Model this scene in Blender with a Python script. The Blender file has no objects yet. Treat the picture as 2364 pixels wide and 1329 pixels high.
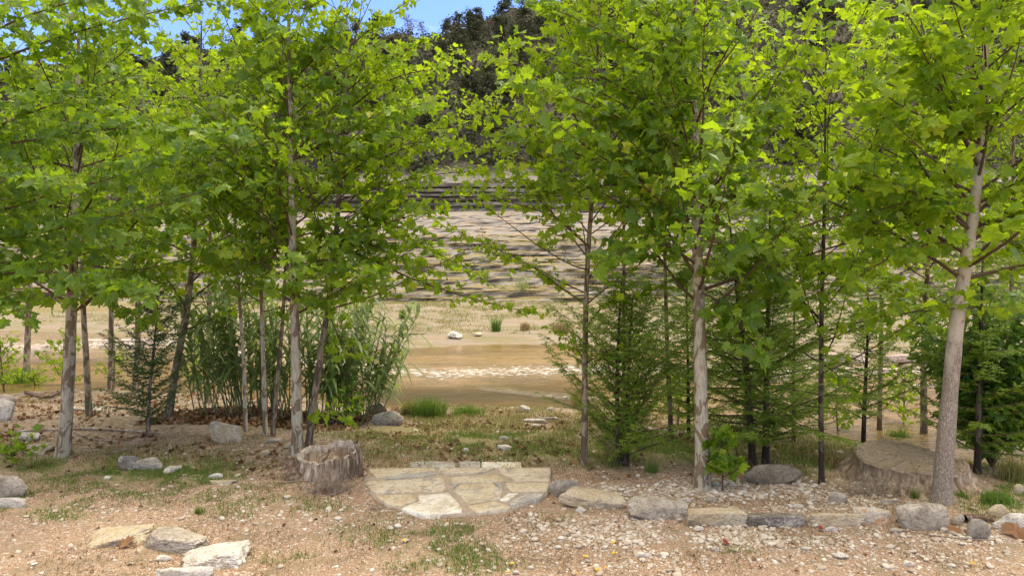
import bpy, math, random
import numpy as np
from mathutils import Vector
R = math.radians
sc = bpy.context.scene
# ---------------------------------------------------------------- camera, sky, sun
F = 1576.0; CX = 1182.0; HY = 620.0; H = 2.6            # focal length, centre column, eye-level row (photo pixels), eye height (m)
cam = bpy.data.cameras.new("camera"); cam_o = bpy.data.objects.new("camera", cam)
sc.collection.objects.link(cam_o); sc.camera = cam_o
cam_o.location = (0, 0, H); cam_o.rotation_euler = (R(90), 0, 0)
cam.sensor_width = 36; cam.lens = 36 * F / 2364; cam.shift_y = -(664.5 - HY) / 2364
cam.clip_start = .1; cam.clip_end = 2000
SUN_EL = 62; SUN_AZ = 72                                # azimuth measured from +Y (ahead) towards +X (right)
w = bpy.data.worlds.new("World"); sc.world = w; w.use_nodes = True
nt = w.node_tree; bg = nt.nodes["Background"]
sky = nt.nodes.new("ShaderNodeTexSky"); sky.sky_type = 'NISHITA'; sky.sun_disc = False
sky.sun_elevation = R(SUN_EL); sky.sun_rotation = R(SUN_AZ); sky.air_density = 1.0; sky.dust_density = .3; sky.ozone_density = 3.0
tc = nt.nodes.new("ShaderNodeTexCoord"); mp = nt.nodes.new("ShaderNodeMapping"); mp.inputs['Scale'].default_value = (1, 1, 2.6)
nz = nt.nodes.new("ShaderNodeTexNoise"); nz.inputs['Scale'].default_value = 2.2; nz.inputs['Detail'].default_value = 7; nz.inputs['Roughness'].default_value = .55
rp = nt.nodes.new("ShaderNodeValToRGB"); rp.color_ramp.elements[0].position = .56; rp.color_ramp.elements[1].position = .86
rp.color_ramp.elements[1].color = (.85, .85, .85, 1)
mx = nt.nodes.new("ShaderNodeMixRGB"); mx.inputs[2].default_value = (9.8, 8.7, 7.1, 1)
L = nt.links.new
sx = nt.nodes.new("ShaderNodeSeparateXYZ"); mr = nt.nodes.new("ShaderNodeMapRange"); mr.inputs[1].default_value = .36; mr.inputs[2].default_value = .62; mr.inputs[4].default_value = .46
ad = nt.nodes.new("ShaderNodeMath"); L(tc.outputs['Generated'], sx.inputs[0]); L(sx.outputs[2], mr.inputs[0]); L(mr.outputs[0], ad.inputs[0])   # extra warm cloud overhead, above the view, added as soft fill light
L(tc.outputs['Generated'], mp.inputs[0]); L(mp.outputs[0], nz.inputs['Vector']); L(nz.outputs[0], ad.inputs[1]); L(ad.outputs[0], rp.inputs[0])
L(rp.outputs[0], mx.inputs[0]); tn = nt.nodes.new('ShaderNodeMixRGB'); tn.blend_type = 'MULTIPLY'; tn.inputs[0].default_value = 1; tn.inputs[2].default_value = (.72, .77, 1.0, 1); L(sky.outputs[0], tn.inputs[1]); L(tn.outputs[0], mx.inputs[1]); L(mx.outputs[0], bg.inputs[0])
bg.inputs[1].default_value = .15
sl = bpy.data.lights.new("sun", 'SUN'); sl.energy = 1.5; sl.angle = R(20); sl.color = (1, .93, .80)
so = bpy.data.objects.new("sun", sl); sc.collection.objects.link(so)
sd = Vector((math.cos(R(SUN_EL)) * math.sin(R(SUN_AZ)), math.cos(R(SUN_EL)) * math.cos(R(SUN_AZ)), math.sin(R(SUN_EL))))
so.rotation_euler = sd.to_track_quat('Z', 'Y').to_euler()
sc.view_settings.view_transform = 'Standard'; sc.view_settings.look = 'None'
sc.view_settings.gamma = 1; sc.view_settings.exposure = 1.17
sc.cycles.max_bounces = 7; sc.cycles.diffuse_bounces = 3; sc.cycles.transmission_bounces = 4; sc.cycles.transparent_max_bounces = 6
rng = np.random.default_rng(11); random.seed(5)
# ---------------------------------------------------------------- noise
def _h(i, j, k, s):
    n = (i * 374761393 + j * 668265263 + k * 2147483647 + s * 974634777) & 0xffffffff
    n = ((n ^ (n >> 13)) * 1274126177) & 0xffffffff
    return ((n ^ (n >> 16)) & 0xffff) / 65535.0
def vnoise(p, s=0):
    p = np.asarray(p, float); i = np.floor(p).astype(np.int64); f = p - i; f = f * f * (3 - 2 * f); r = 0
    for a in (0, 1):
        for b in (0, 1):
            for c in (0, 1):
                wt = (f[..., 0] if a else 1 - f[..., 0]) * (f[..., 1] if b else 1 - f[..., 1]) * (f[..., 2] if c else 1 - f[..., 2])
                r = r + wt * _h(i[..., 0] + a, i[..., 1] + b, i[..., 2] + c, s)
    return r
def fbm(p, s=0, o=4):
    p = np.asarray(p, float); r = 0; a = .5; t = 0
    for k in range(o): r = r + a * vnoise(p * 2 ** k, s + k); t += a; a *= .5
    return r / t
def n2(x, y, sc_, s=0, o=3):
    x, y = np.broadcast_arrays(np.asarray(x, float), np.asarray(y, float))
    return fbm(np.stack([x * sc_, y * sc_, np.full(x.shape, .37)], -1), s, o)
sm = lambda a, b, t: (lambda u: u * u * (3 - 2 * u))(np.clip((np.asarray(t, float) - a) / (b - a), 0, 1))
# ---------------------------------------------------------------- terrain
WZ = -.70                                               # water level
NX, NY = [-40, -13.7, -9.6, -5, -3.2, 1.2, 3.1, 6.2, 8.1, 12, 40], [20, 18.2, 18.6, 17, 16.2, 16.4, 15.2, 13.2, 10.9, 9.6, 6]
FX, FY = [-60, -27.8, -14.6, -5, -2.5, 3, 5.8, 11.3, 20, 60], [42, 37, 33, 28.0, 29.5, 29.9, 29, 27, 29, 30]
def terr(x, y):
    x = np.asarray(x, float); y = np.asarray(y, float)
    yn = np.interp(x, NX, NY) + (n2(x, x * 0, .9, 3) - .5) * 1.2; yf = np.interp(x, FX, FY) + (n2(x, x * 0, .8, 5) - .5) * 1.0
    dn = yn - y; df = y - yf
    wd = np.interp(x, [-12, -4, 2, 6, 9], [7, 6.5, 6, 5, 2.2])
    zn = WZ + .06 + (-.06 - WZ) * sm(0, 1, dn / wd) + .05 * sm(0, .5, dn)- .06
    zf = WZ + .02 + 1.0 * np.clip(df / 16, 0, 1) + .05 * sm(0, 2, df)
    bed = WZ - .16 * sm(0, 1.6, np.minimum(-dn, -df)) 
    shelf = sm(5, 9, x) * sm(15.5, 18, y) * np.minimum((n2(x * .6, y, .7, 9, 4) - .52) * 2.4, .27 + .06 * n2(x, y, 2.5, 8))
    z = np.where(dn > 0, zn, np.where(df > 0, zf, bed + np.maximum(shelf, 0)))
    bump = (n2(x, y, 1.1, 21, 4) - .5) * .09 + (n2(x, y, 5, 31, 3) - .5) * .025
    z = z + bump * np.clip(np.maximum(dn, df) + .15, .1, 1)
    z = z + .10 * np.exp(-(((x + 4.6) / 2.2) ** 2 + ((y - 12.0) / 1.6) ** 2))         # low mound of soil under the left trees
    return z
def gp(px, py, lift=0):
    """point of the ground seen at a photo pixel"""
    tx = (px - CX) / F; tz = -(py - HY) / F; y = 4.0
    ys = np.arange(4, 80, .02); g = terr(tx * ys, ys) + lift; below = (H + tz * ys) <= g
    k = int(np.argmax(below)) if below.any() else len(ys) - 1
    y = ys[k]; return np.array([tx * y, y, g[k]])
def at(px, py, D): return np.array([(px - CX) / F * D, D, H - (py - HY) / F * D])
def proj(p): p = np.asarray(p, float); y = np.maximum(p[..., 1], .3); return CX + F * p[..., 0] / y, HY + F * (H - p[..., 2]) / y
# ---------------------------------------------------------------- mesh + object helpers
class MB:
    def __init__(s): s.v = []; s.f = []; s.n = 0
    def add(s, v, f):
        v = np.asarray(v, float).reshape(-1, 3); s.v.append(v); s.f.append(np.asarray(f, int) + s.n); s.n += len(v)
    def tube(s, pts, rad, seg=6, cap=True):
        pts = np.asarray(pts, float); n = len(pts); rad = np.broadcast_to(np.asarray(rad, float), (n,))
        t = np.gradient(pts, axis=0); t /= np.linalg.norm(t, axis=1)[:, None] + 1e-9
        up = np.array([0, 0, 1.]) if abs(t[0, 2]) < .8 else np.array([1., 0, 0])
        a = np.cross(t, up); a /= np.linalg.norm(a, axis=1)[:, None] + 1e-9; b = np.cross(a, t)
        th = np.linspace(0, 2 * math.pi, seg, endpoint=False)
        v = pts[:, None] + rad[:, None, None] * (a[:, None] * np.cos(th)[None, :, None] + b[:, None] * np.sin(th)[None, :, None])
        i = np.arange(n - 1)[:, None] * seg; j = np.arange(seg)[None]; k = (j + 1) % seg
        q = np.stack([i + j, i + k, i + seg + k, i + seg + j], -1).reshape(-1, 4)
        s.add(v, q)
        if cap:
            s.v.append(pts[-1:]); c = s.n; s.n += 1; o = c - seg
            s.f.append(np.stack([o + np.arange(seg), o + (np.arange(seg) + 1) % seg, np.full(seg, c)], -1))
    def mesh(s, name, smooth=True):
        me = bpy.data.meshes.new(name)
        if not s.v: return me
        v = np.concatenate(s.v); me.vertices.add(len(v)); me.vertices.foreach_set("co", v.ravel())
        lo = np.concatenate([f.ravel() for f in s.f]); tot = np.concatenate([np.full(len(f), f.shape[1]) for f in s.f])
        me.loops.add(len(lo)); me.loops.foreach_set("vertex_index", lo); me.polygons.add(len(tot))
        me.polygons.foreach_set("loop_start", np.concatenate([[0], np.cumsum(tot)[:-1]]))
        me.polygons.foreach_set("use_smooth", np.full(len(tot), smooth)); me.update(calc_edges=True); return me
    def build(s, name, mat, parent=None, smooth=True, org=None):
        if org is None and parent is not None: org = parent.location
        if org is not None: s.v = [v - np.array(org) for v in s.v]
        me = s.mesh(name, smooth); me.materials.append(mat); o = bpy.data.objects.new(name, me); sc.collection.objects.link(o)
        if parent is not None: o.parent = parent
        elif org is not None: o.location = org
        return o
def tag(o, label=None, cat=None, group=None, kind=None):
    if label: o['label'] = label
    if cat: o['category'] = cat
    if group: o['group'] = group
    if kind: o['kind'] = kind
    return o
def empty(name, loc, label, cat, group=None):
    o = bpy.data.objects.new(name, None); o.location = Vector([float(c) for c in loc]); o.empty_display_size = .2
    sc.collection.objects.link(o); return tag(o, label, cat, group)
# ---------------------------------------------------------------- materials
class M:
    def __init__(s, name, rough=.85, spec=.3):
        s.m = bpy.data.materials.new(name); s.m.use_nodes = True; s.t = s.m.node_tree; s.b = s.t.nodes["Principled BSDF"]
        s.b.inputs['Roughness'].default_value = rough; s.b.inputs['Specular IOR Level'].default_value = spec; s.out = s.t.nodes["Material Output"]
    def n(s, ty, **k):
        n = s.t.nodes.new("ShaderNode" + ty)
        for a, v in k.items(): setattr(n, a, v)
        return n
    def l(s, a, b): s.t.links.new(a, b)
    def put(s, sock, v):
        if isinstance(v, (tuple, list)): sock.default_value = (*v, 1) if len(v) == 3 and sock.type == 'RGBA' else v
        elif isinstance(v, (int, float)): sock.default_value = v
        else: s.l(v, sock)
    def co(s, scale=(1, 1, 1), kind='Object'):
        t = s.n("TexCoord"); m = s.n("Mapping"); m.inputs['Scale'].default_value = scale; s.l(t.outputs[kind], m.inputs[0]); return m.outputs[0]
    def noise(s, co, scale, detail=4, rough=.55, dist=0):
        n = s.n("TexNoise"); s.l(co, n.inputs['Vector']); n.inputs['Scale'].default_value = scale; n.inputs['Detail'].default_value = detail
        n.inputs['Roughness'].default_value = rough; n.inputs['Distortion'].default_value = dist; return n.outputs[0]
    def vor(s, co, scale, feat='F1', out='Distance'):
        n = s.n("TexVoronoi", feature=feat); s.l(co, n.inputs['Vector']); n.inputs['Scale'].default_value = scale; return n.outputs[out]
    def ramp(s, f, stops):
        n = s.n("ValToRGB"); e = n.color_ramp.elements
        while len(e) < len(stops): e.new(.5)
        for q, (p, c) in zip(e, stops): q.position = p; q.color = (*c, 1) if not isinstance(c, (int, float)) else (c, c, c, 1)
        s.put(n.inputs[0], f); return n.outputs[0]
    def mix(s, f, a, b, mode='MIX'):
        n = s.n("MixRGB", blend_type=mode); s.put(n.inputs[0], f); s.put(n.inputs[1], a); s.put(n.inputs[2], b); return n.outputs[0]
    def math(s, op, a, b=0.):
        n = s.n("Math", operation=op); s.put(n.inputs[0], a); s.put(n.inputs[1], b); return n.outputs[0]
    def bump(s, h, strength=.5, dist=.02):
        n = s.n("Bump"); n.inputs['Strength'].default_value = strength; n.inputs['Distance'].default_value = dist
        s.l(h, n.inputs['Height']); s.l(n.outputs[0], s.b.inputs['Normal']); return n.outputs[0]
    def col(s, c): s.put(s.b.inputs['Base Color'], c); return s
def leaf_mat(name, stops, trans, tf=.45, rough=.45, spec=.4):
    m = M(name, rough, spec); g = m.n("NewGeometry")
    c = m.ramp(g.outputs['Random Per Island'], stops); m.col(c)
    tr = m.n("BsdfTranslucent"); tcx = m.mix(.75, c, trans); m.l(tcx, tr.inputs[0])
    ms = m.n("MixShader"); ms.inputs[0].default_value = tf; m.l(m.b.outputs[0], ms.inputs[1]); m.l(tr.outputs[0], ms.inputs[2])
    m.l(ms.outputs[0], m.out.inputs[0]); return m.m
LG = [(0, (.042, .087, .010)), (.35, (.080, .150, .013)), (.7, (.130, .212, .016)), (.93, (.21, .29, .02)), (1, (.38, .37, .035))]
leafA = leaf_mat("sycamore_leaf_green", LG, (.48, .69, .016), .5, .42, .4)
leafB = leaf_mat("sycamore_leaf_bright", [(0, (.072, .135, .010)), (.5, (.14, .23, .014)), (.9, (.24, .325, .02)), (1, (.42, .41, .035))], (.57, .77, .016), .54, .5, .3)
leafC = leaf_mat("sycamore_leaf_deep", [(0, (.036, .08, .010)), (.5, (.075, .145, .014)), (.92, (.13, .21, .02)), (1, (.25, .30, .035))], (.42, .64, .016), .42, .42, .35)
leafCy = leaf_mat("cypress_leaf", [(0, (.08, .145, .018)), (.6, (.14, .225, .025)), (1, (.22, .30, .035))], (.45, .62, .04), .48, .6)
leafJu = leaf_mat("dark_conifer_leaf", [(0, (.035, .075, .018)), (1, (.08, .14, .03))], (.16, .28, .03), .3, .6)
leafRe = leaf_mat("reed_leaf", [(0, (.075, .13, .03)), (.7, (.15, .22, .065)), (1, (.31, .35, .14))], (.40, .52, .10), .4, .5, .3)
leafMg = leaf_mat("glossy_shrub_leaf", [(0, (.05, .105, .016)), (.7, (.10, .19, .025)), (1, (.19, .29, .03))], (.32, .50, .03), .38, .35, .4)
leafHi = leaf_mat("hill_tree_leaf", [(0, (.035, .038, .022)), (.5, (.065, .068, .035)), (.85, (.09, .095, .05)), (1, (.14, .13, .08))], (.1, .12, .03), .15, .7, .1)
leafHi2 = leaf_mat("hill_bare_twig", [(0, (.06, .05, .04)), (1, (.15, .125, .10))], (.1, .09, .05), .1, .8, .1)
grassM = leaf_mat("grass_blade", [(0, (.10, .115, .03)), (.4, (.18, .18, .05)), (.7, (.30, .25, .10)), (1, (.46, .37, .19))], (.34, .34, .08), .35, .6, .2)
grassG = leaf_mat("green_grass_blade", [(0, (.06, .12, .02)), (.7, (.12, .2, .03)), (1, (.24, .26, .08))], (.25, .4, .04), .35, .6, .2)
dryM = leaf_mat("dry_grass_blade", [(0, (.20, .14, .06)), (.6, (.34, .26, .12)), (1, (.5, .42, .24))], (.4, .3, .1), .25, .7, .2)
dryM2 = leaf_mat("brown_thatch", [(0, (.10, .065, .035)), (.5, (.20, .14, .08)), (1, (.40, .31, .19))], (.2, .14, .06), .15, .8, .1)
littM = leaf_mat("dead_leaf", [(0, (.07, .03, .012)), (.4, (.17, .08, .035)), (.8, (.30, .17, .08)), (1, (.5, .36, .22))], (.25, .12, .04), .15, .7, .2)
redM = leaf_mat("red_dead_leaf", [(0, (.20, .03, .02)), (1, (.28, .05, .04))], (.25, .05, .03), .2, .5, .2)
flowM = leaf_mat("yellow_petal", [(0, (.8, .42, .01)), (1, (.9, .55, .02))], (.8, .5, .01), .2, .5, .2)

def bark(name, pale, mid, dark, cover, sc_=5.0):
    m = M(name, .85, .2); co = m.co((1, 1, .55))
    a = m.noise(co, sc_ * 2.2, 5, .6, .6); b = m.noise(co, sc_ * 1.5, 4, .55, .8)
    base = m.ramp(a, [(.3, mid), (.46, pale), (.6, pale), (.75, mid)])
    pt = m.ramp(b, [(cover - .015, 0), (cover + .015, 1)])
    c = m.mix(pt, dark, base)
    fur = m.noise(m.co((1, 1, .12)), 70, 3, .6); c = m.mix(.35, c, m.mix(fur, (.06, .045, .03), pale), 'MULTIPLY') if 0 else m.mix(m.ramp(fur, [(.35, .45), (.6, 0)]), c, tuple(q * .45 for q in dark))
    m.col(c); h = m.math('ADD', m.math('MULTIPLY', pt, .5), fur); m.bump(h, .6, .006); return m.m
barkP = bark("pale_mottled_bark", (.46, .405, .30), (.34, .27, .185), (.21, .15, .095), .48)
barkM = bark("grey_brown_bark", (.31, .245, .17), (.21, .16, .11), (.12, .085, .055), .50)
barkD = bark("dark_rough_bark", (.13, .10, .07), (.08, .06, .04), (.045, .03, .02), .5)
def furrow():
    m = M("furrowed_grey_bark", .9, .2); co = m.co()
    b = m.noise(m.co((1, 1, .6)), 9, 4, .6, .5); nd = m.n('TexNoise'); nd.inputs['Scale'].default_value = 30; m.l(co, nd.inputs['Vector']); cd = m.mix(.035, m.co((1, 1, .4)), nd.outputs['Color']); ch = m.vor(cd, 48, 'DISTANCE_TO_EDGE')
    sep = m.n("SeparateXYZ"); m.l(co, sep.inputs[0]); up = m.math('ADD', sep.outputs[2], m.math('MULTIPLY', b, 1.6))
    hi = m.ramp(m.math('MULTIPLY', up, .25), [(.55, 0), (.68, 1)])
    low = m.mix(m.ramp(ch, [(.0, .1), (.2, 1)]), (.15, .115, .08), m.mix(b, (.26, .2, .15), (.42, .36, .29)))
    top = m.ramp(b, [(.36, (.24, .17, .11)), (.42, (.40, .33, .24)), (.62, (.46, .39, .29)), (.7, (.3, .23, .16))])
    m.col(m.mix(hi, low, top)); m.bump(m.mix(hi, ch, b), .6, .012); return m.m
barkF = furrow()
twigM = M("twig_wood").col((.10, .06, .035)).m
caneM = M("cane_stalk", .5, .4).col((.16, .17, .06)).m
def rockm(name, c1, c2, c3, spot=None, sc_=6, crack=0):
    m = M(name, .9, .25); co = m.co(); a = m.noise(co, sc_, 6, .62, .4); b = m.noise(co, sc_ * 7, 4, .65)
    c = m.ramp(a, [(.3, c1), (.48, c2), (.68, c3)])
    if spot: c = m.mix(m.ramp(m.noise(co, sc_ * 1.3 + 2, 4, .6), [(.55, 0), (.62, .85)]), c, spot)
    c = m.mix(m.ramp(b, [(.38, .42), (.52, 0)]), c, tuple(q * .42 for q in c1))
    g = m.noise(co, 160, 2, .6); c = m.mix(m.ramp(g, [(.56, 0), (.72, .35)]), c, tuple(min(1, q * 1.4) for q in c3))
    m.col(c); m.bump(m.math('ADD', m.math('MULTIPLY', a, 1.2), b), .9, .03); return m.m
rkGrey = rockm("grey_limestone", (.26, .21, .155), (.43, .365, .28), (.57, .505, .405), (.24, .20, .155))
rkTan = rockm("tan_limestone", (.40, .30, .17), (.52, .42, .27), (.58, .50, .37), (.36, .32, .26))
rkWhite = rockm("white_limestone", (.46, .40, .32), (.64, .575, .48), (.76, .71, .62), (.36, .30, .22))
rkDark = rockm("dark_weathered_limestone", (.12, .10, .08), (.23, .20, .165), (.38, .34, .285), (.50, .45, .37))
rkBrown = rockm("brown_grey_limestone", (.12, .095, .065), (.22, .18, .13), (.33, .28, .21))
rkRust = rockm("rust_stained_limestone", (.42, .34, .25), (.54, .46, .36), (.62, .55, .46), (.55, .28, .10))
rkGran = rockm("speckled_granite", (.23, .19, .145), (.39, .335, .26), (.57, .51, .42), None, 22)
flY = rockm("yellow_flagstone", (.46, .34, .19), (.56, .46, .31), (.62, .545, .42), (.40, .34, .27), 3.2)
flT = rockm("tan_flagstone", (.46, .36, .24), (.56, .46, .33), (.64, .56, .44), (.30, .27, .23), 3.0)
flW = rockm("cream_flagstone", (.54, .44, .28), (.72, .66, .55), (.80, .76, .68), (.58, .45, .25), 2.8)
flG = rockm("grey_flagstone", (.29, .265, .225), (.42, .385, .33), (.58, .54, .46), (.56, .50, .40), 5)
mortM = rockm("mortar", (.40, .31, .22), (.48, .385, .285), (.54, .445, .34), None, 9)
def wood(name, a, b, c, zs=.12, sc_=22, rings=False):
    m = M(name, .9, .2)
    if rings:
        co = m.co(); sep = m.n("SeparateXYZ"); m.l(co, sep.inputs[0])
        r = m.math('SQRT', m.math('ADD', m.math('MULTIPLY', sep.outputs[0], sep.outputs[0]), m.math('MULTIPLY', sep.outputs[1], sep.outputs[1])))
        r = m.math('ADD', r, m.math('MULTIPLY', m.noise(co, 2.5, 3), .35)); s_ = m.math('SINE', m.math('MULTIPLY', r, 120.0))
        n1 = m.noise(m.co((1, 6, 1)), 9, 5, .65); col = m.mix(m.math('MULTIPLY', m.math('ADD', s_, 1.), .22), m.ramp(n1, [(.3, a), (.5, b), (.7, c)]), a)
        ck = m.vor(m.co((1, 1.6, 1)), 2.6, 'DISTANCE_TO_EDGE'); col = m.mix(m.ramp(m.math('ADD', ck, m.math('MULTIPLY', m.noise(co, 8, 4), .04)), [(.022, .8), (.035, 0)]), col, (.05, .035, .025)); m.col(col); m.bump(m.math('ADD', m.math('MULTIPLY', s_, .2), n1), .6, .012); return m.m
    co = m.co((1, 1, zs)); f = m.noise(co, sc_, 6, .65, .3); g = m.noise(m.co(), 4, 4, .6)
    col = m.ramp(f, [(.36, a), (.5, b), (.62, c)]); col = m.mix(m.ramp(g, [(.5, 0), (.58, .6)]), col, tuple(q * 1.5 for q in a))
    m.col(col); m.bump(f, .9, .02); return m.m
wdSide = wood("weathered_stump_side", (.10, .065, .04), (.31, .235, .165), (.54, .46, .37))
wdTop = wood("sawn_stump_top", (.17, .12, .08), (.29, .225, .155), (.39, .315, .23), rings=True)
wdRim = wood("weathered_stump_rim", (.20, .155, .11), (.42, .35, .27), (.58, .51, .42), .5)
wdSide2 = wood("big_stump_side", (.12, .08, .05), (.30, .22, .145), (.44, .355, .255), .1, 16)
wdDark = wood("dark_wood", (.05, .03, .02), (.13, .085, .055), (.24, .18, .13))
stickM = wood("dry_stick", (.16, .11, .075), (.30, .24, .18), (.45, .39, .32), 1, 20)

def groundm():
    m = M("ground_soil", .95, .15); co = m.co(); a = m.n("Attribute", attribute_name="zone"); sp = m.n("SeparateColor"); m.l(a.outputs['Color'], sp.inputs[0])
    v = m.n("TexVoronoi", feature='F1'); m.l(co, v.inputs['Vector']); v.inputs['Scale'].default_value = 120
    v2 = m.n("TexVoronoi", feature='F1'); m.l(co, v2.inputs['Vector']); v2.inputs['Scale'].default_value = 50
    hs = m.n("SeparateColor"); m.l(v.outputs['Color'], hs.inputs[0]); hs2 = m.n("SeparateColor"); m.l(v2.outputs['Color'], hs2.inputs[0])
    grit = m.ramp(hs.outputs[0], [(0, (.22, .125, .075)), (.45, (.37, .225, .14)), (.8, (.47, .315, .21)), (1, (.66, .54, .42))])
    n1 = m.noise(co, 1.6, 5, .6); n3 = m.noise(co, 11, 5, .65); nf = m.noise(co, 45, 4, .7)
    gravel = m.mix(m.ramp(n1, [(.35, 0), (.65, .55)]), grit, (.38, .28, .18))
    gravel = m.mix(m.ramp(hs2.outputs[0], [(.86, 0), (.9, .6)]), gravel, (.66, .58, .48))
    gravel = m.mix(m.ramp(hs.outputs[2], [(.86, 0), (.88, .75)]), gravel, (.13, .09, .055)); gravel = m.mix(m.ramp(nf, [(.56, 0), (.68, .6)]), gravel, (.20, .13, .075))
    gravel = m.mix(m.ramp(m.noise(co, 2.6, 6, .7), [(.5, 0), (.6, .6)]), gravel, m.mix(nf, (.15, .11, .065), (.32, .26, .15)))
    litter = m.mix(m.ramp(n3, [(.35, 0), (.6, 1)]), (.15, .10, .065), m.mix(hs.outputs[1], (.24, .17, .11), (.40, .32, .235)))
    litter = m.mix(m.ramp(nf, [(.52, 0), (.7, .7)]), litter, (.42, .35, .27))
    grass = m.mix(m.ramp(nf, [(.3, 0), (.62, 1)]), (.17, .15, .06), m.mix(n3, (.27, .235, .10), (.38, .30, .17)))
    sand = m.mix(m.ramp(n1, [(.35, 0), (.62, 1)]), (.27, .195, .13), m.mix(nf, (.19, .155, .115), (.31, .27, .22)))
    sand = m.mix(m.ramp(m.noise(m.co((.6, 1.4, 1)), .8, 5, .65), [(.44, 0), (.56, .75)]), sand, m.mix(nf, (.10, .10, .04), (.27, .23, .10)))
    sand = m.mix(m.ramp(m.noise(m.co((.35, 2.2, 1)), 1.2, 5, .65), [(.5, 0), (.62, .5)]), sand, (.30, .25, .18))
    def th(s_, amt=.3): return m.ramp(m.math('ADD', s_, m.math('MULTIPLY', m.math('SUBTRACT', n3, .5), 1.1)), [(.32, 0), (.66, 1)])
    c = m.mix(th(sp.outputs[1]), gravel, litter); c = m.mix(th(sp.outputs[0]), c, grass); c = m.mix(sp.outputs[2], c, sand)
    m.col(c); h = m.math('ADD', m.math('MULTIPLY', v.outputs['Distance'], -.5), m.math('ADD', n3, nf)); m.bump(h, .8, .018); return m.m
def waterm():
    m = M("river_water", .06, .38); co = m.co((.5, 1.5, 1)); co1 = m.co()
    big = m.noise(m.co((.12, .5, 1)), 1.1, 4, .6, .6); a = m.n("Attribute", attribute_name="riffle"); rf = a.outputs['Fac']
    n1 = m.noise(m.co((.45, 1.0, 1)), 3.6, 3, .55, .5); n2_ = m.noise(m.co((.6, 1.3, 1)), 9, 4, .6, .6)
    nglint = m.noise(m.co((1, .9, 1)), 5, 6, .7, .5)
    bed = m.mix(m.ramp(big, [(.38, 0), (.6, 1)]), (.14, .088, .026), (.30, .19, .068))
    bed = m.mix(m.ramp(m.noise(m.co((.6, 1.6, 1)), 2.4, 5, .65), [(.42, .55), (.56, 0)]), bed, (.10, .07, .028))
    sa = m.n("Attribute", attribute_name="deep"); bed = m.mix(sa.outputs['Fac'], bed, (.085, .065, .03))
    glint = m.ramp(m.math('ADD', m.math('MULTIPLY', rf, .295), m.math('MULTIPLY', nglint, .66)), [(.60, 0), (.69, 1)])
    bed = m.mix(m.math('MULTIPLY', glint, .7), bed, (.72, .70, .66)); m.col(bed)  # white flecks: sky glints on the ripples, painted into the water colour
    m.put(m.b.inputs['Roughness'], m.mix(glint, (.05, .05, .05), (.35, .35, .35)))
    h = m.math('ADD', m.math('MULTIPLY', n1, m.math('ADD', m.math('MULTIPLY', rf, 2.5), .25)), m.math('MULTIPLY', n2_, m.math('ADD', m.math('MULTIPLY', rf, 1.2), .1)))
    m.bump(h, .5, .06); return m.m
def hillm():
    m = M("hillside_rock", .95, .1); co = m.co(); g = m.n("NewGeometry"); a = m.n("Attribute", attribute_name="zone"); sp = m.n("SeparateColor"); m.l(a.outputs['Color'], sp.inputs[0])
    st = m.noise(m.co((.2, .3, 3.0)), 1.3, 7, .72, .6); ck = m.vor(m.co((.45, .45, 2.2)), 1.0, 'DISTANCE_TO_EDGE'); n1 = m.noise(co, .5, 6, .62); n3 = m.noise(co, 3.2, 5, .7)
    rock = m.ramp(st, [(.30, (.19, .165, .14)), (.42, (.25, .22, .18)), (.55, (.295, .26, .22)), (.7, (.34, .305, .26))])
    rock = m.mix(m.ramp(n3, [(.42, .35), (.56, 0)]), rock, (.20, .175, .14))
    rock = m.mix(m.ramp(ck, [(.015, .35), (.05, 0)]), rock, (.13, .11, .09))
    nsep = m.n("SeparateXYZ"); m.l(g.outputs['Normal'], nsep.inputs[0]); flat = m.ramp(nsep.outputs[2], [(.75, 0), (.93, 1)])
    dry = m.mix(m.ramp(n3, [(.4, 0), (.6, 1)]), (.25, .18, .09), (.17, .16, .07)); slope = m.mix(m.ramp(n1, [(.4, 0), (.6, 1)]), (.235, .215, .185), (.245, .21, .165))
    slope = m.mix(m.ramp(m.noise(m.co((.25, .5, 4)), 1.6, 6, .7), [(.40, .4), (.50, 0)]), slope, (.24, .195, .155))
    c = m.mix(m.math('MULTIPLY', flat, sp.outputs[0]), rock, dry); c = m.mix(sp.outputs[1], c, slope)
    c = m.mix(m.math('MULTIPLY', m.ramp(n1, [(.5, 0), (.58, 1)]), m.math('MULTIPLY', sp.outputs[1], .3)), c, (.36, .24, .13))
    forest = m.mix(m.ramp(n3, [(.4, 0), (.6, 1)]), (.05, .045, .03), (.115, .10, .07)); c = m.mix(sp.outputs[2], c, forest)
    m.col(c); m.bump(m.math('ADD', st, n3), .4, .08); return m.m
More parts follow.
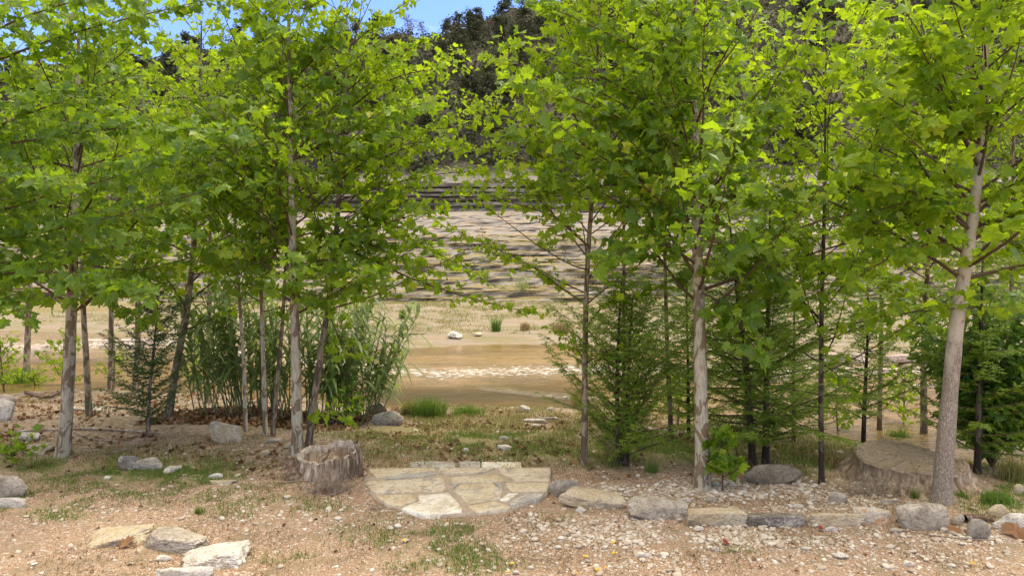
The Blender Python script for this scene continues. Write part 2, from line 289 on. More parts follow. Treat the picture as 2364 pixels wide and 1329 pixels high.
# ---------------------------------------------------------------- ground, river, hillside
def axis(segs):
    out = []
    for a, b, st in segs: out += list(np.arange(a, b, st))
    return np.array(out + [segs[-1][1]])
def grid(xs, ys, fz):
    X, Y = np.meshgrid(xs, ys); Z = fz(X, Y); nx, ny = len(xs), len(ys); v = np.stack([X, Y, Z], -1).reshape(-1, 3)
    i = np.arange(ny - 1)[:, None] * nx + np.arange(nx - 1)[None]; return v, np.stack([i, i + 1, i + nx + 1, i + nx], -1).reshape(-1, 4)
def setcol(me, name, c):
    a = me.attributes.new(name, 'FLOAT_COLOR', 'POINT'); c = np.concatenate([c, np.ones((len(c), 1))], 1); a.data.foreach_set("color", c.ravel())
GR = [(995, 1250, 190, 40, .9), (1040, 1300, 130, 50, 1.2), (350, 1110, 260, 50, 1.1), (100, 1170, 160, 40, .8), (640, 1180, 120, 30, .7), (960, 1210, 60, 14, .8), (420, 1150, 60, 16, .8),
      (650, 1300, 90, 25, .8), (130, 1200, 60, 20, .7), (500, 1180, 80, 24, .6), (760, 1180, 60, 20, .5), (1270, 1200, 60, 18, .6), (60, 1080, 120, 20, .9), (1100, 1000, 320, 60, .95), (1500, 1040, 260, 45, 1.0), (1200, 1045, 330, 25, 1.), (2330, 1160, 120, 55, 1.1), (2250, 1140, 80, 30, .9), (1860, 1070, 200, 40, .8), (1700, 1290, 60, 10, .5)]
def zones(x, y):
    """grass, litter, sand weights"""
    pz = np.zeros_like(x); px, py = proj(np.stack([x, y, pz - .05], -1)); g = np.zeros_like(x)
    for cx, cy, rx, ry, k in GR: g = np.maximum(g, k * np.exp(-(((px - cx) / rx) ** 2 + ((py - cy) / ry) ** 2)))
    lit = sm(9.3, 10.2, y) * sm(-.8, -2.2, x) + .8 * np.exp(-(((px - 560) / 150) ** 2 + ((py - 1075) / 22) ** 2)) * (y < 12) + .55 * sm(8.6, 9.6, y) * sm(9.0, 8, y * 0 + 0) 
    lit = lit + .8 * np.exp(-(((px - 1650) / 350) ** 2 + ((py - 1085) / 18) ** 2)) + .2 * sm(9.2, 10, y) * sm(-2.4, -1, x)
    yf = np.interp(x, FX, FY); s = sm(-6, -2, y - yf)
    sh = sm(5, 8, x) * sm(15, 17, y); return np.clip(g, 0, 1), np.clip(lit, 0, 1), np.clip(np.maximum(s, sh), 0, 1)
xs = axis([(-500, -60, 40), (-60, -14, 1.2), (-14, -5, .12), (-5, 5.5, .045), (5.5, 14, .12), (14, 60, 1.2), (60, 500, 40)])
ys = axis([(-60, -4, 6), (-4, 4.8, .5), (4.8, 10, .045), (10, 20, .09), (20, 34, .25), (34, 60, .8), (60, 400, 30)])
v, f = grid(xs, ys, lambda X, Y: terr(X, Y) - .5 * (Y > 60))
mb = MB(); mb.add(v, f); ground = mb.build("ground", groundm()); tag(ground, kind='structure')
zg, zl, zs_ = zones(v[:, 0], v[:, 1]); zg = zg * (.45 + .55 * sm(8, 9.3, v[:, 1])); setcol(ground.data, "zone", np.stack([zg, zl, zs_], 1))
mb = MB(); v, f = grid(axis([(-70, -16, 2), (-16, 16, .12), (16, 70, 2)]), axis([(5, 10, .8), (10, 31, .1), (31, 44, .8)]),
    lambda X, Y: WZ + .0 * X + .010 * (n2(X, Y * 1.8, 2.0, 55, 3) - .5)); mb.add(v, f)
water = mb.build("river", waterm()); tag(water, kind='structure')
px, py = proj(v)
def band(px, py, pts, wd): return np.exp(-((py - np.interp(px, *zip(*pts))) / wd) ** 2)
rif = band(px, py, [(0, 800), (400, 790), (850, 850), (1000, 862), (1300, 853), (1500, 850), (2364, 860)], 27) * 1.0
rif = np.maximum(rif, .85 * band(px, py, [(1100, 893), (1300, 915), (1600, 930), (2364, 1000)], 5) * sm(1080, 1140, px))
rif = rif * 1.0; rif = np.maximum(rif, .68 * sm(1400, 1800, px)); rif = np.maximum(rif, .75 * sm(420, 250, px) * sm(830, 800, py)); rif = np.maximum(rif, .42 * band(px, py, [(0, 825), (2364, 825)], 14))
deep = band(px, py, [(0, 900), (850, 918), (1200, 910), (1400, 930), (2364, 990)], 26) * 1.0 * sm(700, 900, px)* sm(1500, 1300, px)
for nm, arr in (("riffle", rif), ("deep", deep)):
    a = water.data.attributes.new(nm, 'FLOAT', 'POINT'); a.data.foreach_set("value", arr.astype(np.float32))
prof = [(43, -.6, 0), (45, .2, 0), (46, .35, 0)]; y, z = 46, .35; rr = random.Random(4)
for k in range(12):
    hgt = rr.uniform(.16, .48); prof += [(y + .02, z + hgt * .45, 0), (y + .3, z + hgt * .5, 0), (y + .34, z + hgt, 0), (y + .6, z + hgt + .04, 0)]; z += hgt
    td = rr.uniform(.7, 1.5); prof += [(y + td * .5, z + .05, 0), (y + td, z + .1, 0)]; y += td; z += .1
ys0, zs0 = y, z
for k in range(22):
    q0, q1 = k / 22, (k + 1) / 22; a_, b_ = zs0 + (9.6 - zs0) * q0 ** .9, zs0 + (9.6 - zs0) * q1 ** .9; ya, yb = ys0 + (84 - ys0) * q0, ys0 + (84 - ys0) * q1; e_ = rr.uniform(.1, .5)
    prof += [(ya + .08, a_ + (b_ - a_) * e_, 1), (ya + (yb - ya) * .5, a_ + (b_ - a_) * (e_ + .1 * (1 - e_)), 1), (yb, b_ - (b_ - a_) * .15 * (1 - e_), 1)]
y, z = 84.3, 9.6
for k in range(6): h_ = rr.uniform(.45, .75); prof += [(y - rr.uniform(.1, .8), z + .05, 3), (y - rr.uniform(.2, .9), z + h_ * .6, 3), (y + .4 + k * .12, z + h_ * .66, 3), (y + .4 + k * .1, z + h_, 3)]; z += h_
y0, z0 = 86, z; ztop = lambda x: np.interp(x, [-160, -70, -17, 11, 50, 160], [40, 50, 55, 62, 66, 72])
nf = 60; xs = axis([(-150, -40, 2), (-40, 40, .35), (40, 150, 2)]); rows = []; zn = []
for (yy, zz, k) in prof: rows.append((np.full(xs.shape, float(yy)), np.full(xs.shape, float(zz)))); zn.append(k)
for q in np.linspace(.02, 1, nf): rows.append((np.full(xs.shape, 86 + q * 66), z0 + (ztop(xs) - z0) * (q ** .85))); zn.append(2)
rows.append((np.full(xs.shape, 190.), ztop(xs) - 6)); zn.append(2)
Y = np.array([r[0] for r in rows]); Z = np.array([r[1] for r in rows]); X = np.broadcast_to(xs, Y.shape); K = np.array(zn)[:, None] + 0 * X
Y = Y + (n2(X, Z * 2.3, .16, 70, 3) - .5) * 3.4 * sm(45, 48, Y) + (n2(X, Z * 4, .8, 71, 3) - .5) * .9
rowi = np.arange(len(rows))[:, None] + 0 * X; Z = Z + (n2(X * .14, rowi * .22, 1., 75, 5) - .5) * np.where((K == 0) | (K == 3), .6, 0) * sm(46, 48, Y)
Y = Y + (n2(X * .7, rowi * .35, 1., 76, 5) - .5) * np.where((K == 0) | (K == 3), 1.6, np.where(K == 1, .7, 0))
Z = Z + (n2(X, Y, .12, 73, 4) - .5) * np.where(K == 2, 6, .5) * sm(46, 50, Y) + (n2(X, Y, 1.2, 74, 3) - .5) * np.where(K == 1, .28, .1)
v = np.stack([X, Y, Z], -1).reshape(-1, 3); nx = len(xs); i = np.arange(len(rows) - 1)[:, None] * nx + np.arange(nx - 1)[None]
mb = MB(); mb.add(v, np.stack([i, i + 1, i + nx + 1, i + nx], -1).reshape(-1, 4)); hill = mb.build("hillside", hillm(), smooth=False); tag(hill, kind='structure')
Kf = K.ravel(); setcol(hill.data, "zone", np.stack([(Kf == 0) * 1., (Kf == 1) * 1., (Kf == 2) * 1.], 1))
# ---------------------------------------------------------------- rocks
def ico(sub):
    t = (1 + 5 ** .5) / 2; V = [(-1, t, 0), (1, t, 0), (-1, -t, 0), (1, -t, 0), (0, -1, t), (0, 1, t), (0, -1, -t), (0, 1, -t), (t, 0, -1), (t, 0, 1), (-t, 0, -1), (-t, 0, 1)]
    Fc = [(0, 11, 5), (0, 5, 1), (0, 1, 7), (0, 7, 10), (0, 10, 11), (1, 5, 9), (5, 11, 4), (11, 10, 2), (10, 7, 6), (7, 1, 8), (3, 9, 4), (3, 4, 2), (3, 2, 6), (3, 6, 8), (3, 8, 9), (4, 9, 5), (2, 4, 11), (6, 2, 10), (8, 6, 7), (9, 8, 1)]
    V = [np.array(p) / np.linalg.norm(p) for p in V]
    for _ in range(sub):
        c = {}; G = []
        def md(a, b):
            k = (min(a, b), max(a, b))
            if k not in c: p = V[a] + V[b]; V.append(p / np.linalg.norm(p)); c[k] = len(V) - 1
            return c[k]
        for a, b, d in Fc: e, g, h = md(a, b), md(b, d), md(d, a); G += [(a, e, h), (b, g, e), (d, h, g), (e, g, h)]
        Fc = G
    return np.array(V), np.array(Fc)
ICO = {k: ico(k) for k in (0, 1, 2, 3, 4)}
def rockverts(seed, box=True, sub=4, cuts=7, rough=.05, sharp=20):
    r = np.random.default_rng(seed); V, Fc = ICO[sub]; pl = []
    if box: pl = [((1, 0, 0), .86), ((-1, 0, 0), .86), ((0, 1, 0), .86), ((0, -1, 0), .86), ((0, 0, 1), .8), ((0, 0, -1), .8)]
    for _ in range(cuts): n = r.normal(size=3); n /= np.linalg.norm(n); pl.append((n, r.uniform(.78, 1.05)))
    acc = np.zeros(len(V))
    for n, d in pl: n = np.array(n, float) + (r.normal(size=3) * .12 if box else 0); n /= np.linalg.norm(n); acc += np.maximum(V @ n / d, 0) ** sharp
    rad = 1 / (acc + ((.58 if box else .8) ** sharp)) ** (1 / sharp); P = V * rad[:, None]
    P = P * (1 + rough * 2.2 * (fbm(P * 2.1 + seed, seed) - .5)[:, None] + rough * 1.7 * (fbm(P * 5 + seed, seed + 9) - .5)[:, None] + (rough * .9 * (np.abs(fbm(P * 3.3 - seed, seed + 4) - .5) * 2 - .3)[:, None] if box else 0))
    return P / np.abs(P).max(0), Fc
def rock(name, px0, px1, ptop, pbot, mat, label, thick=.2, box=True, yaw=0., tilt=(0, 0), seed=None, cuts=7, rough=.09, group=None, cat="rock", sink=.25, dep=None, sharp=20):
    """a stone filling a pixel box: bottom edge on the ground at pbot, top/back at ptop"""
    a = gp((px0 + px1) / 2, pbot); D = a[1]; wd = (px1 - px0) / F * D; 
    if dep is None:
        Db = F * (H - a[2] - thick) / max(ptop - HY, 5); dep = max(Db - D, .4 * thick, .12 * wd)
    c = np.array([a[0] * (D + dep / 2) / D, D + dep / 2, 0]); c[2] = float(terr(c[0], c[1])) ; seed = seed if seed is not None else int(px0 * 3 + pbot)
    P, Fc = rockverts(seed, box, 4 if wd > .3 else 3, cuts, rough, sharp); th = thick * (1 + sink)
    P = P * np.array([wd / 2, dep / 2, th / 2]) + np.array([0, 0, thick / 2 - thick * sink / 2]); 
    P[:, 2] += P[:, 0] * math.tan(R(tilt[0])) + P[:, 1] * math.tan(R(tilt[1]))
    cs, sn = math.cos(R(yaw)), math.sin(R(yaw)); P = P @ np.array([[cs, sn, 0], [-sn, cs, 0], [0, 0, 1]]); m_ = MB(); m_.add(P + c, Fc)
    o = m_.build(name, mat, org=c, smooth=not box); tag(o, label, cat, group); return o
EG = "edging stones along the gravel bed"
rock("boulder", 1264, 1345, 1103, 1150, rkGran, "speckled grey granite boulder at the right edge of the flagstone patio", .2, False, cuts=14, rough=.08, group=EG)
rock("edging_stone", 1290, 1452, 1122, 1176, rkTan, "long tan edging slab sloping down to the right beside the granite boulder", .16, yaw=-10, tilt=(-5, 0), cuts=2, group=EG)
rock("edging_stone", 1442, 1587, 1138, 1202, rkGrey, "grey brown weathered edging rock with peaked top between two tan blocks", .2, cuts=11, rough=.09, tilt=(-5, 3), group=EG)
rock("edging_stone", 1574, 1722, 1168, 1217, rkTan, "flat topped tan edging block with rusty hollow on its front", .16, cuts=2, group=EG)
rock("edging_stone", 1708, 1862, 1176, 1219, rkDark, "edging slab with dark grey top and pale front face", .12, cuts=9, rough=.07, group=EG)
rock("edging_stone", 1860, 2000, 1180, 1217, rkTan, "low smooth tan edging block right of the dark topped slab", .13, group=EG, cuts=3)
rock("edging_stone", 1965, 2062, 1165, 1212, rkRust, "pale edging stone with rust orange patch on top in front of the big stump", .15, group=EG)
rock("boulder", 2072, 2200, 1160, 1226, rkGrey, "big pale grey rounded boulder under the leaning sycamore", .26, True, cuts=14, rough=.07, group=EG, sharp=8)
rock("edging_stone", 2194, 2228, 1186, 1213, rkGrey, "small knobbly grey stone tight against the big grey boulder", .12, False, cuts=12, rough=.1, group=EG)
rock("edging_stone", 2232, 2290, 1203, 1247, rkGran, "round speckled grey stone at far right in front of the edging", .2, False, cuts=14, group=EG, sharp=8)
rock("edging_stone", 2290, 2400, 1186, 1226, rkWhite, "whitish elongated boulder at the right end of the edging", .17, False, cuts=12, group=EG)
rock("edging_stone", 2276, 2330, 1164, 1194, rkTan, "tan and grey rounded stone in the weeds right of the big stump", .13, False, cuts=12, group=EG)
rock("rock", 1909, 1958, 1130, 1164, rkGrey, "pointed grey rock left of the big stump on the pebbles", .15, cuts=12, rough=.08)
rock("rock", 2028, 2064, 1151, 1166, rkGrey, "small flat grey rock in front of the big stump", .06, cuts=9)
rock("boulder", 1712, 1856, 1074, 1120, rkBrown, "low dark grey boulder half buried behind the pebbles under the cypress saplings", .24, False, cuts=9, rough=.1)
rock("boulder", -40, 66, 1098, 1152, rkGrey, "round pitted grey boulder cut by the left edge of the photo", .32, False, cuts=14, rough=.06, sharp=8)
rock("rock", -10, 64, 1146, 1174, rkWhite, "flat pale slab resting under the pitted grey boulder", .12, cuts=8)
GL = "loose slabs lying on the bare gravel"
rock("slab", 216, 347, 1202, 1264, rkTan, "flat yellow slab, farthest of the loose slabs lower left", .08, cuts=6, yaw=12, group=GL)
rock("slab", 322, 492, 1214, 1274, rkGrey, "tan and grey slab between the yellow and the white loose slabs", .12, cuts=8, yaw=-16, group=GL, rough=.07)
rock("slab", 427, 573, 1243, 1316, rkWhite, "white angular slab with grey streaks, nearest the camera but one", .13, cuts=7, yaw=8, tilt=(3, 4), group=GL)
rock("slab", 352, 497, 1303, 1352, rkWhite, "white rock cut by the bottom edge of the photo", .13, cuts=9, rough=.08, group=GL)
rock("rock", 354, 396, 1276, 1297, rkWhite, "small white stone beside the white angular slab", .05, False, cuts=8)
rock("rock", 270, 322, 1046, 1086, rkDark, "dark grey ridged rock left of its paler twin in the grass", .2, cuts=10, rough=.12, tilt=(-10, 0))
rock("rock", 310, 382, 1054, 1088, rkGrey, "pale grey humped rock right of the dark ridged rock", .17, False, cuts=9, rough=.07)
rock("rock", 378, 418, 1070, 1094, rkWhite, "flat white chip beside the grey humped rock", .05, cuts=7)
rock("rock", 482, 562, 977, 1022, rkTan, "tan pointed rock with shaded left face near the slender trunks", .3, cuts=7, rough=.07, tilt=(-14, 0))
rock("rock", -30, 40, 932, 972, rkWhite, "smooth white boulder at the left edge beyond the mottled trunk", .4, False, cuts=10)
rock("rock", -10, 42, 908, 932, rkGrey, "grey rock behind the smooth white boulder", .2, False, cuts=10)
rock("rock", 44, 96, 992, 1018, rkWhite, "layered pale stone left of the mottled trunk", .14, cuts=7)
rock("rock", 62, 124, 1017, 1050, rkGrey, "flat grey stone at the foot of the mottled trunk", .1, cuts=9, rough=.08)
rock("rock", 175, 238, 936, 954, rkGrey, "flat pale stone around the foot of the second left trunk", .1, cuts=9)
rock("rock", 482, 516, 1089, 1106, rkWhite, "small rounded white stone above a flat one", .08, False, cuts=9)
rock("rock", 480, 547, 1103, 1120, rkTan, "thin flat tan stone below the small rounded white one", .04, cuts=9)
rock("rock", 612, 662, 1008, 1022, rkGrey, "long grey stone behind the hollow stump", .07, False, cuts=9)
rock("rock", 600, 624, 1036, 1052, rkTan, "egg shaped tan stone left of the hollow stump", .08, False, cuts=14, rough=.02)
rock("rock", 655, 683, 1022, 1036, rkTan, "half buried tan stone at the foot of the tall pale trunk", .08, False, cuts=9)
rock("rock", 843, 895, 934, 962, rkDark, "brown grey rock, rear one of the pair on the river bank", .3, cuts=9, rough=.08)
rock("rock", 857, 937, 944, 982, rkGrey, "pale grey rock, front one of the pair on the river bank", .3, False, cuts=9, rough=.08)
rock("rock", 1205, 1262, 962, 976, rkWhite, "flat white stone, largest in the cluster on the grassy bank", .08, cuts=9)
rock("rock", 1240, 1292, 960, 972, rkWhite, "flat white stone at the right of the cluster on the grassy bank", .08, cuts=8)
rock("rock", 1222, 1250, 975, 987, rkWhite, "small white stone, lowest of the cluster on the grassy bank", .07, cuts=9)
rock("rock", 1148, 1184, 1024, 1039, rkWhite, "slanted white stone on the grass beyond the patio", .06, cuts=8)
rock("rock", 1152, 1176, 1004, 1016, rkWhite, "rounded white stone above the slanted one beyond the patio", .08, False, cuts=12)
rock("rock", 1186, 1202, 1010, 1021, rkTan, "small tan stone right of the rounded white one", .07, False, cuts=12)
rock("rock", 1065, 1084, 1032, 1044, rkWhite, "small pale stone alone on the grass behind the patio", .06, False, cuts=12)
rock("rock", 1195, 1225, 936, 952, rkWhite, "whitish stone at the river's near edge", .16, False, cuts=12)
rock("rock", 1262, 1278, 940, 950, rkWhite, "tiny square white stone at the river's near edge", .1)
rock("boulder", 1031, 1068, 769, 784, rkWhite, "pale boulder alone on the sandy far shore", .3, False, cuts=10, dep=.7)
rock("rock", 1090, 1114, 768, 777, rkTan, "low brown rock right of the pale far shore boulder", .18, False, cuts=10, dep=.5)
rock("rock", 2036, 2074, 1012, 1026, rkWhite, "long white rock in the riverside grass behind the big stump", .12, cuts=9)
rock("rock", 2338, 2364, 1122, 1142, rkTan, "tan rock in the weeds at the right edge", .12, False, cuts=9)
for (a, b, t, bt, mt, lab) in [(1395, 1412, 958, 968, rkGrey, "small grey stone between the tall thin trunk and the leafy cypress bush"), (1680, 1716, 1108, 1118, rkTan, "flat tan stone right of the pale mottled trunk"), (1568, 1600, 1148, 1158, rkWhite, "white flat stone on the pebbles behind the edging"), (1628, 1660, 1150, 1160, rkGrey, "grey flat stone on the pebbles behind the tan block"),
        (1326, 1353, 1168, 1182, rkWhite, "white oval stone in front of the long tan slab"), (1600, 1626, 1210, 1228, rkWhite, "white egg shaped stone below the tan block"), (1470, 1506, 1275, 1288, rkWhite, "flat oval white stone on the gravel at the bottom"), (1644, 1662, 1260, 1273, rkWhite, "small white round stone on the gravel right of centre"), (2048, 2088, 1214, 1234, rkGrey, "grey oval stone below the big grey boulder"), (1902, 1940, 1218, 1228, rkWhite, "flat white stone below the tan block near a red leaf"),
        (1925, 1962, 1270, 1292, rkWhite, "angular cream stone on the lower right gravel"), (2084, 2114, 1294, 1308, rkWhite, "flat oval pale stone near the bottom right"), (1828, 1856, 1160, 1174, rkWhite, "white stone behind the dark topped slab"), (1862, 1890, 1146, 1158, rkGrey, "pale grey stone left of the pointed rock")]:
    rock("stone", a, b, t, bt, mt, lab, .05, False, cuts=12, rough=.04, cat="stone")
rkPink = rockm("pinkish_bedrock", (.30, .22, .17), (.44, .345, .28), (.56, .47, .40), (.36, .24, .15), 2.5)
for (a, b, t, bt, lab) in [(1640, 1800, 806, 822, "pinkish flat rock shelf in the far right shallows behind the cypress pair"), (1790, 2010, 812, 834, "broad pinkish rock shelf above the water behind the dark straight trunk"), (1900, 2130, 846, 868, "long low rock shelf in the river left of the leaning sycamore"), (2020, 2240, 818, 838, "rock shelf rising from the shallows behind the grey trunk"), (1700, 1830, 868, 884, "small flat rock shelf in the shallows behind the cypress pair"), (2060, 2180, 892, 910, "low rock shelf nearest the bank beside the leaning sycamore"),
        (2230, 2420, 850, 874, "rock shelf in the river at the right edge"), (1860, 1960, 900, 914, "small wet rock shelf in front of the long low one"), (-60, 110, 800, 812, "pale rock shelf in the water at the left edge"), (170, 400, 786, 797, "low pale rock shelf in the river behind the left trunks")]:
    rock("rock_shelf", a, b, t, bt, rkPink, lab, .28, True, cuts=8, rough=.1, sink=.2, group="flat rock shelves in the river", cat="rock shelf", dep=None)
# ---------------------------------------------------------------- flagstone patio and the step behind it
def q(u, v_): return 580 + u / 3.283, 960 + v_ / 3.283
def slab(poly, z0, z1, mat, name, parent=None, seed=0, wob=.012, label=None):
    P = []
    for u, v_ in poly:
        px, py = q(u, v_); D = F * (H - z1) / (py - HY); P.append(((px - CX) / F * D, D))
    P = np.array(P); out = []
    for i in range(len(P)):
        a, b = P[i], P[(i + 1) % len(P)]; n = max(2, int(np.linalg.norm(b - a) / .05)); out += [a + (b - a) * k / n for k in range(n)]
    P = np.array(out); P = P + wob * 2 * (np.stack([n2(P[:, 0], P[:, 1], 7, seed), n2(P[:, 0], P[:, 1], 7, seed + 5)], 1) - .5); c = P.mean(0)
    d = (c - P); d /= np.linalg.norm(d, axis=1)[:, None] + 1e-9; rings = [(P, z0), (P, z1 - .008), (P + d * .008, z1)]
    for s_ in (.2, .4, .6, .8): rings.append((P + d * .008 + (c - P) * s_, z1))
    mbb = MB(); n = len(P); V = []
    for k, (p, z) in enumerate(rings):
        zz = np.full(n, z) + (.010 * (n2(p[:, 0], p[:, 1], 5, seed + 3) - .5) if k > 1 else 0); V.append(np.column_stack([p, zz]))
    V = np.concatenate(V + [np.array([[c[0], c[1], z1]])]); Fq = []
    i = np.arange(len(rings) - 1)[:, None] * n; j = np.arange(n)[None]; k = (j + 1) % n
    mbb.add(V, np.stack([i + j, i + k, i + n + k, i + n + j], -1).reshape(-1, 4)); o = (len(rings) - 1) * n
    mbb.f.append(np.stack([o + np.arange(n), o + (np.arange(n) + 1) % n, np.full(n, len(V) - 1)], -1))
    ob = mbb.build(name, mat, parent, org=None if parent else (c[0], c[1], 0))
    if label: ob['label'] = label
    return ob
pc = gp(1060, 1130); patio = empty("flagstone_patio", (pc[0], pc[1], 0), "half round patio of yellow, cream and grey flagstones set in mortar", "patio")
slab([(892, 388), (2275, 385), (2270, 492), (2248, 572), (2205, 615), (1990, 695), (1700, 735), (1400, 750), (1280, 745), (1120, 700), (930, 622), (880, 540), (858, 480)], -.10, .014, mortM, "mortar_bed", patio, 1, .03)
ST = [([(895, 395), (1385, 385), (1395, 408), (1010, 458), (965, 470), (900, 425)], flY), ([(1005, 470), (1130, 442), (1390, 420), (1405, 438), (1005, 480)], flG), ([(1425, 387), (1845, 387), (1745, 425), (1420, 430)], flT),
      ([(1865, 388), (2268, 390), (2262, 488), (2005, 490), (1890, 430)], flT), ([(875, 492), (1455, 460), (1480, 548), (1430, 568), (925, 580), (885, 530)], flT), ([(1510, 462), (1870, 440), (1930, 488), (1840, 496), (1515, 500)], flY),
      ([(1588, 514), (1825, 502), (1905, 560), (1885, 622), (1640, 660), (1535, 562)], flY), ([(1925, 505), (2258, 500), (2240, 562), (1965, 566)], flY), ([(935, 600), (1235, 588), (1255, 635), (1120, 678), (1035, 662)], flY),
      ([(1265, 592), (1500, 580), (1605, 690), (1595, 722), (1400, 745), (1300, 742), (1135, 695), (1275, 640)], flW), ([(1640, 678), (1850, 642), (1985, 688), (1710, 728)], flY), ([(1945, 663), (2065, 582), (2225, 576), (2190, 612), (1975, 672)], flG), ([(1880, 632), (1950, 582), (2035, 580), (1935, 642)], flW),
      ([(1525, 505), (1575, 503), (1528, 545)], flG), ([(1835, 498), (1890, 500), (1912, 550), (1895, 552)], flG)]
for i, (p, mt) in enumerate(ST): slab(p, -.04, .026 + .004 * (i % 3), mt, "flagstone", patio, 10 + i, .016)
for i, (p, mt, lab) in enumerate([([(1205, 350), (1300, 338), (1540, 345), (1545, 384), (1200, 386)], flG, "dark streaked grey step stone at the left behind the patio"), ([(1575, 343), (1735, 340), (1738, 384), (1575, 384)], flG, "short blue grey step stone, middle one behind the patio"), ([(1745, 345), (2045, 345), (2052, 386), (1745, 384)], flW, "long whitish step stone behind the patio")]):
    o = slab(p, -.12, .03, mt, "step_stone", None, 40 + i, .014); tag(o, lab, "step stone", "step stones behind the patio")
# ---------------------------------------------------------------- stumps
def stump(px0, px1, pyb, base_r, top_r, hgt, label, mat_side, mat_top, hollow, seed, tilt=(0, 0), flare=.3, depth=None):
    a = gp((px0 + px1) / 2, pyb); c = np.array([a[0], a[1] + base_r * .9, 0]); c[0] = a[0] * c[1] / a[1]; c[2] = float(terr(c[0], c[1])) - .04
    e = empty("tree_stump", c, label, "tree stump"); n = 180; th = np.linspace(0, 2 * math.pi, n, endpoint=False)
    cn = lambda s_, o_=4: fbm(np.stack([np.cos(th) * s_ + seed, np.sin(th) * s_, th * 0 + seed], -1), seed, o_)
    def ring(r, z, zt=1.0, k=1.0):
        zz = z + zt * (r * np.cos(th) * math.tan(R(tilt[0])) + r * np.sin(th) * math.tan(R(tilt[1])))
        return np.stack([c[0] + r * np.cos(th), c[1] + r * np.sin(th), c[2] + zz], -1)
    lob = (cn(2.2) - .5) * 2; fine = (cn(9) - .5) * 2
    def build(rings, nm, mt, close=False):
        m_ = MB(); V = np.concatenate(rings); k = len(rings); i = np.arange(k - 1)[:, None] * n; j = np.arange(n)[None]; j2 = (j + 1) % n
        m_.add(V, np.stack([i + j, i + j2, i + n + j2, i + n + j], -1).reshape(-1, 4))
        if close: m_.v.append(rings[-1].mean(0)[None]); m_.n += 1; o_ = (k - 1) * n; m_.f.append(np.stack([o_ + np.arange(n), o_ + (np.arange(n) + 1) % n, np.full(n, len(V))], -1))
        return m_.build(nm, mt, e)
    ridge = np.abs(cn(5, 3) - .5) * 2; hr = hgt + ((.05 if hollow else .09) * lob + .03 * fine) * (1 if hollow else .75); side = []
    for t in np.linspace(0, 1, 22):
        r = top_r + (base_r - top_r) * (1 - t) ** 2.2; r = r * (1 + (.10 if hollow else .20) * lob * (1.15 - t) + .10 * fine * (1.1 - t) - .10 * np.exp(-(ridge / .10) ** 2) * (1.1 - t)) + (.012 * (fbm(np.stack([np.cos(th) * 14, np.sin(th) * 14, th * 0 + t * 1.2], -1), seed + 3, 3) - .5) * 2)
        if hollow and t < .3: r = r * (1 - .10 * (fine > .12) * (.3 - t) / .3)
        side.append(ring(r, hr * t, t))
    build(side, "stump_side", mat_side)
    rt = top_r * (1 + (.10 if hollow else .20) * lob * .15 + .010 * fine - .010 * np.exp(-(ridge / .10) ** 2)) + (.012 * (fbm(np.stack([np.cos(th) * 14, np.sin(th) * 14, th * 0 + 1.2], -1), seed + 3, 3) - .5) * 2)
    if hollow:
        tops = [ring(rt, hr - .001, 1), ring(rt * .97, hr + .006, 1), ring(rt * (.86 + .05 * lob), hr - .004, 1), ring(rt * (.83 + .06 * lob), hr - .06, 1), ring(rt * (.78 + .07 * lob), hr * .45, .4), ring(rt * .42, hr * .42, .4), ring(rt * .30, hr * .80, .8), ring(rt * .12, hr * .84, .8)]
        for k_, rn in enumerate(tops[4:]): rn[:, 2] += .02 * fine
        build(tops[:4], "stump_rim", mat_top); build(tops[3:], "stump_hollow", wdSide2, True)
    else:
        tops = [ring(rt, hr - .001, 1), ring(rt * .97, hr + .022 + .012 * fine, 1), ring(rt * .93, hr + .026, 1)] + [ring(rt * s_, hr * (1 - .0) * 1.0 * s_ + (hgt * (1 - s_)) + .012 * (n2(np.cos(th) * s_ * 3, np.sin(th) * s_ * 3, 1, seed) - .5), 1) for s_ in (.85, .7, .55, .4, .25, .1)]
        build(tops, "stump_top", mat_top, True)
    return e, c
s1, c1 = stump(680, 838, 1112, .44, .385, .30, "hollow weathered tree stump left of the flagstone patio", wdSide, wdRim, True, 5, (5, 6))
m_ = MB()                                                   # exposed roots on the right of the hollow stump
for (pp, r0) in [([(800, 1030), (812, 1050), (824, 1062), (828, 1080), (832, 1104)], .026), ([(822, 1020), (832, 1050), (834, 1085), (837, 1108)], .035), ([(806, 1060), (800, 1085), (812, 1106)], .022), ([(790, 1055), (786, 1085), (792, 1112)], .02)]:
    m_.tube([at(a, b, c1[1] - .02 - .43 * math.sqrt(max(0, 1 - ((a - 762) / 80) ** 2))) for k, (a, b) in enumerate(pp)], np.linspace(r0, r0 * .6, len(pp)), 8)
m_.build("exposed_root", wdSide, s1)
s2, c2 = stump(1935, 2262, 1160, .95, .62, .31, "huge wide sawn tree stump behind the leaning sycamore at right", wdSide2, wdTop, False, 9, (-1, 4), depth=1)
m_ = MB(); p0 = gp(672, 1110)
V = np.array([(-.17, .16, .22), (.02, .16, .22), (.17, -.02, .02), (.0, -.08, .0), (-.17, .14, .20), (.02, .14, .20), (.16, -.045, .0), (.0, -.1, -.02)]); m_.add(V + p0, [(0, 1, 2, 3), (7, 6, 5, 4), (0, 4, 5, 1), (1, 5, 6, 2), (2, 6, 7, 3), (3, 7, 4, 0)])
tag(m_.build("bark_slab", wdDark, org=p0, smooth=False), "dark broken slab of bark leaning against the hollow stump", "bark slab")
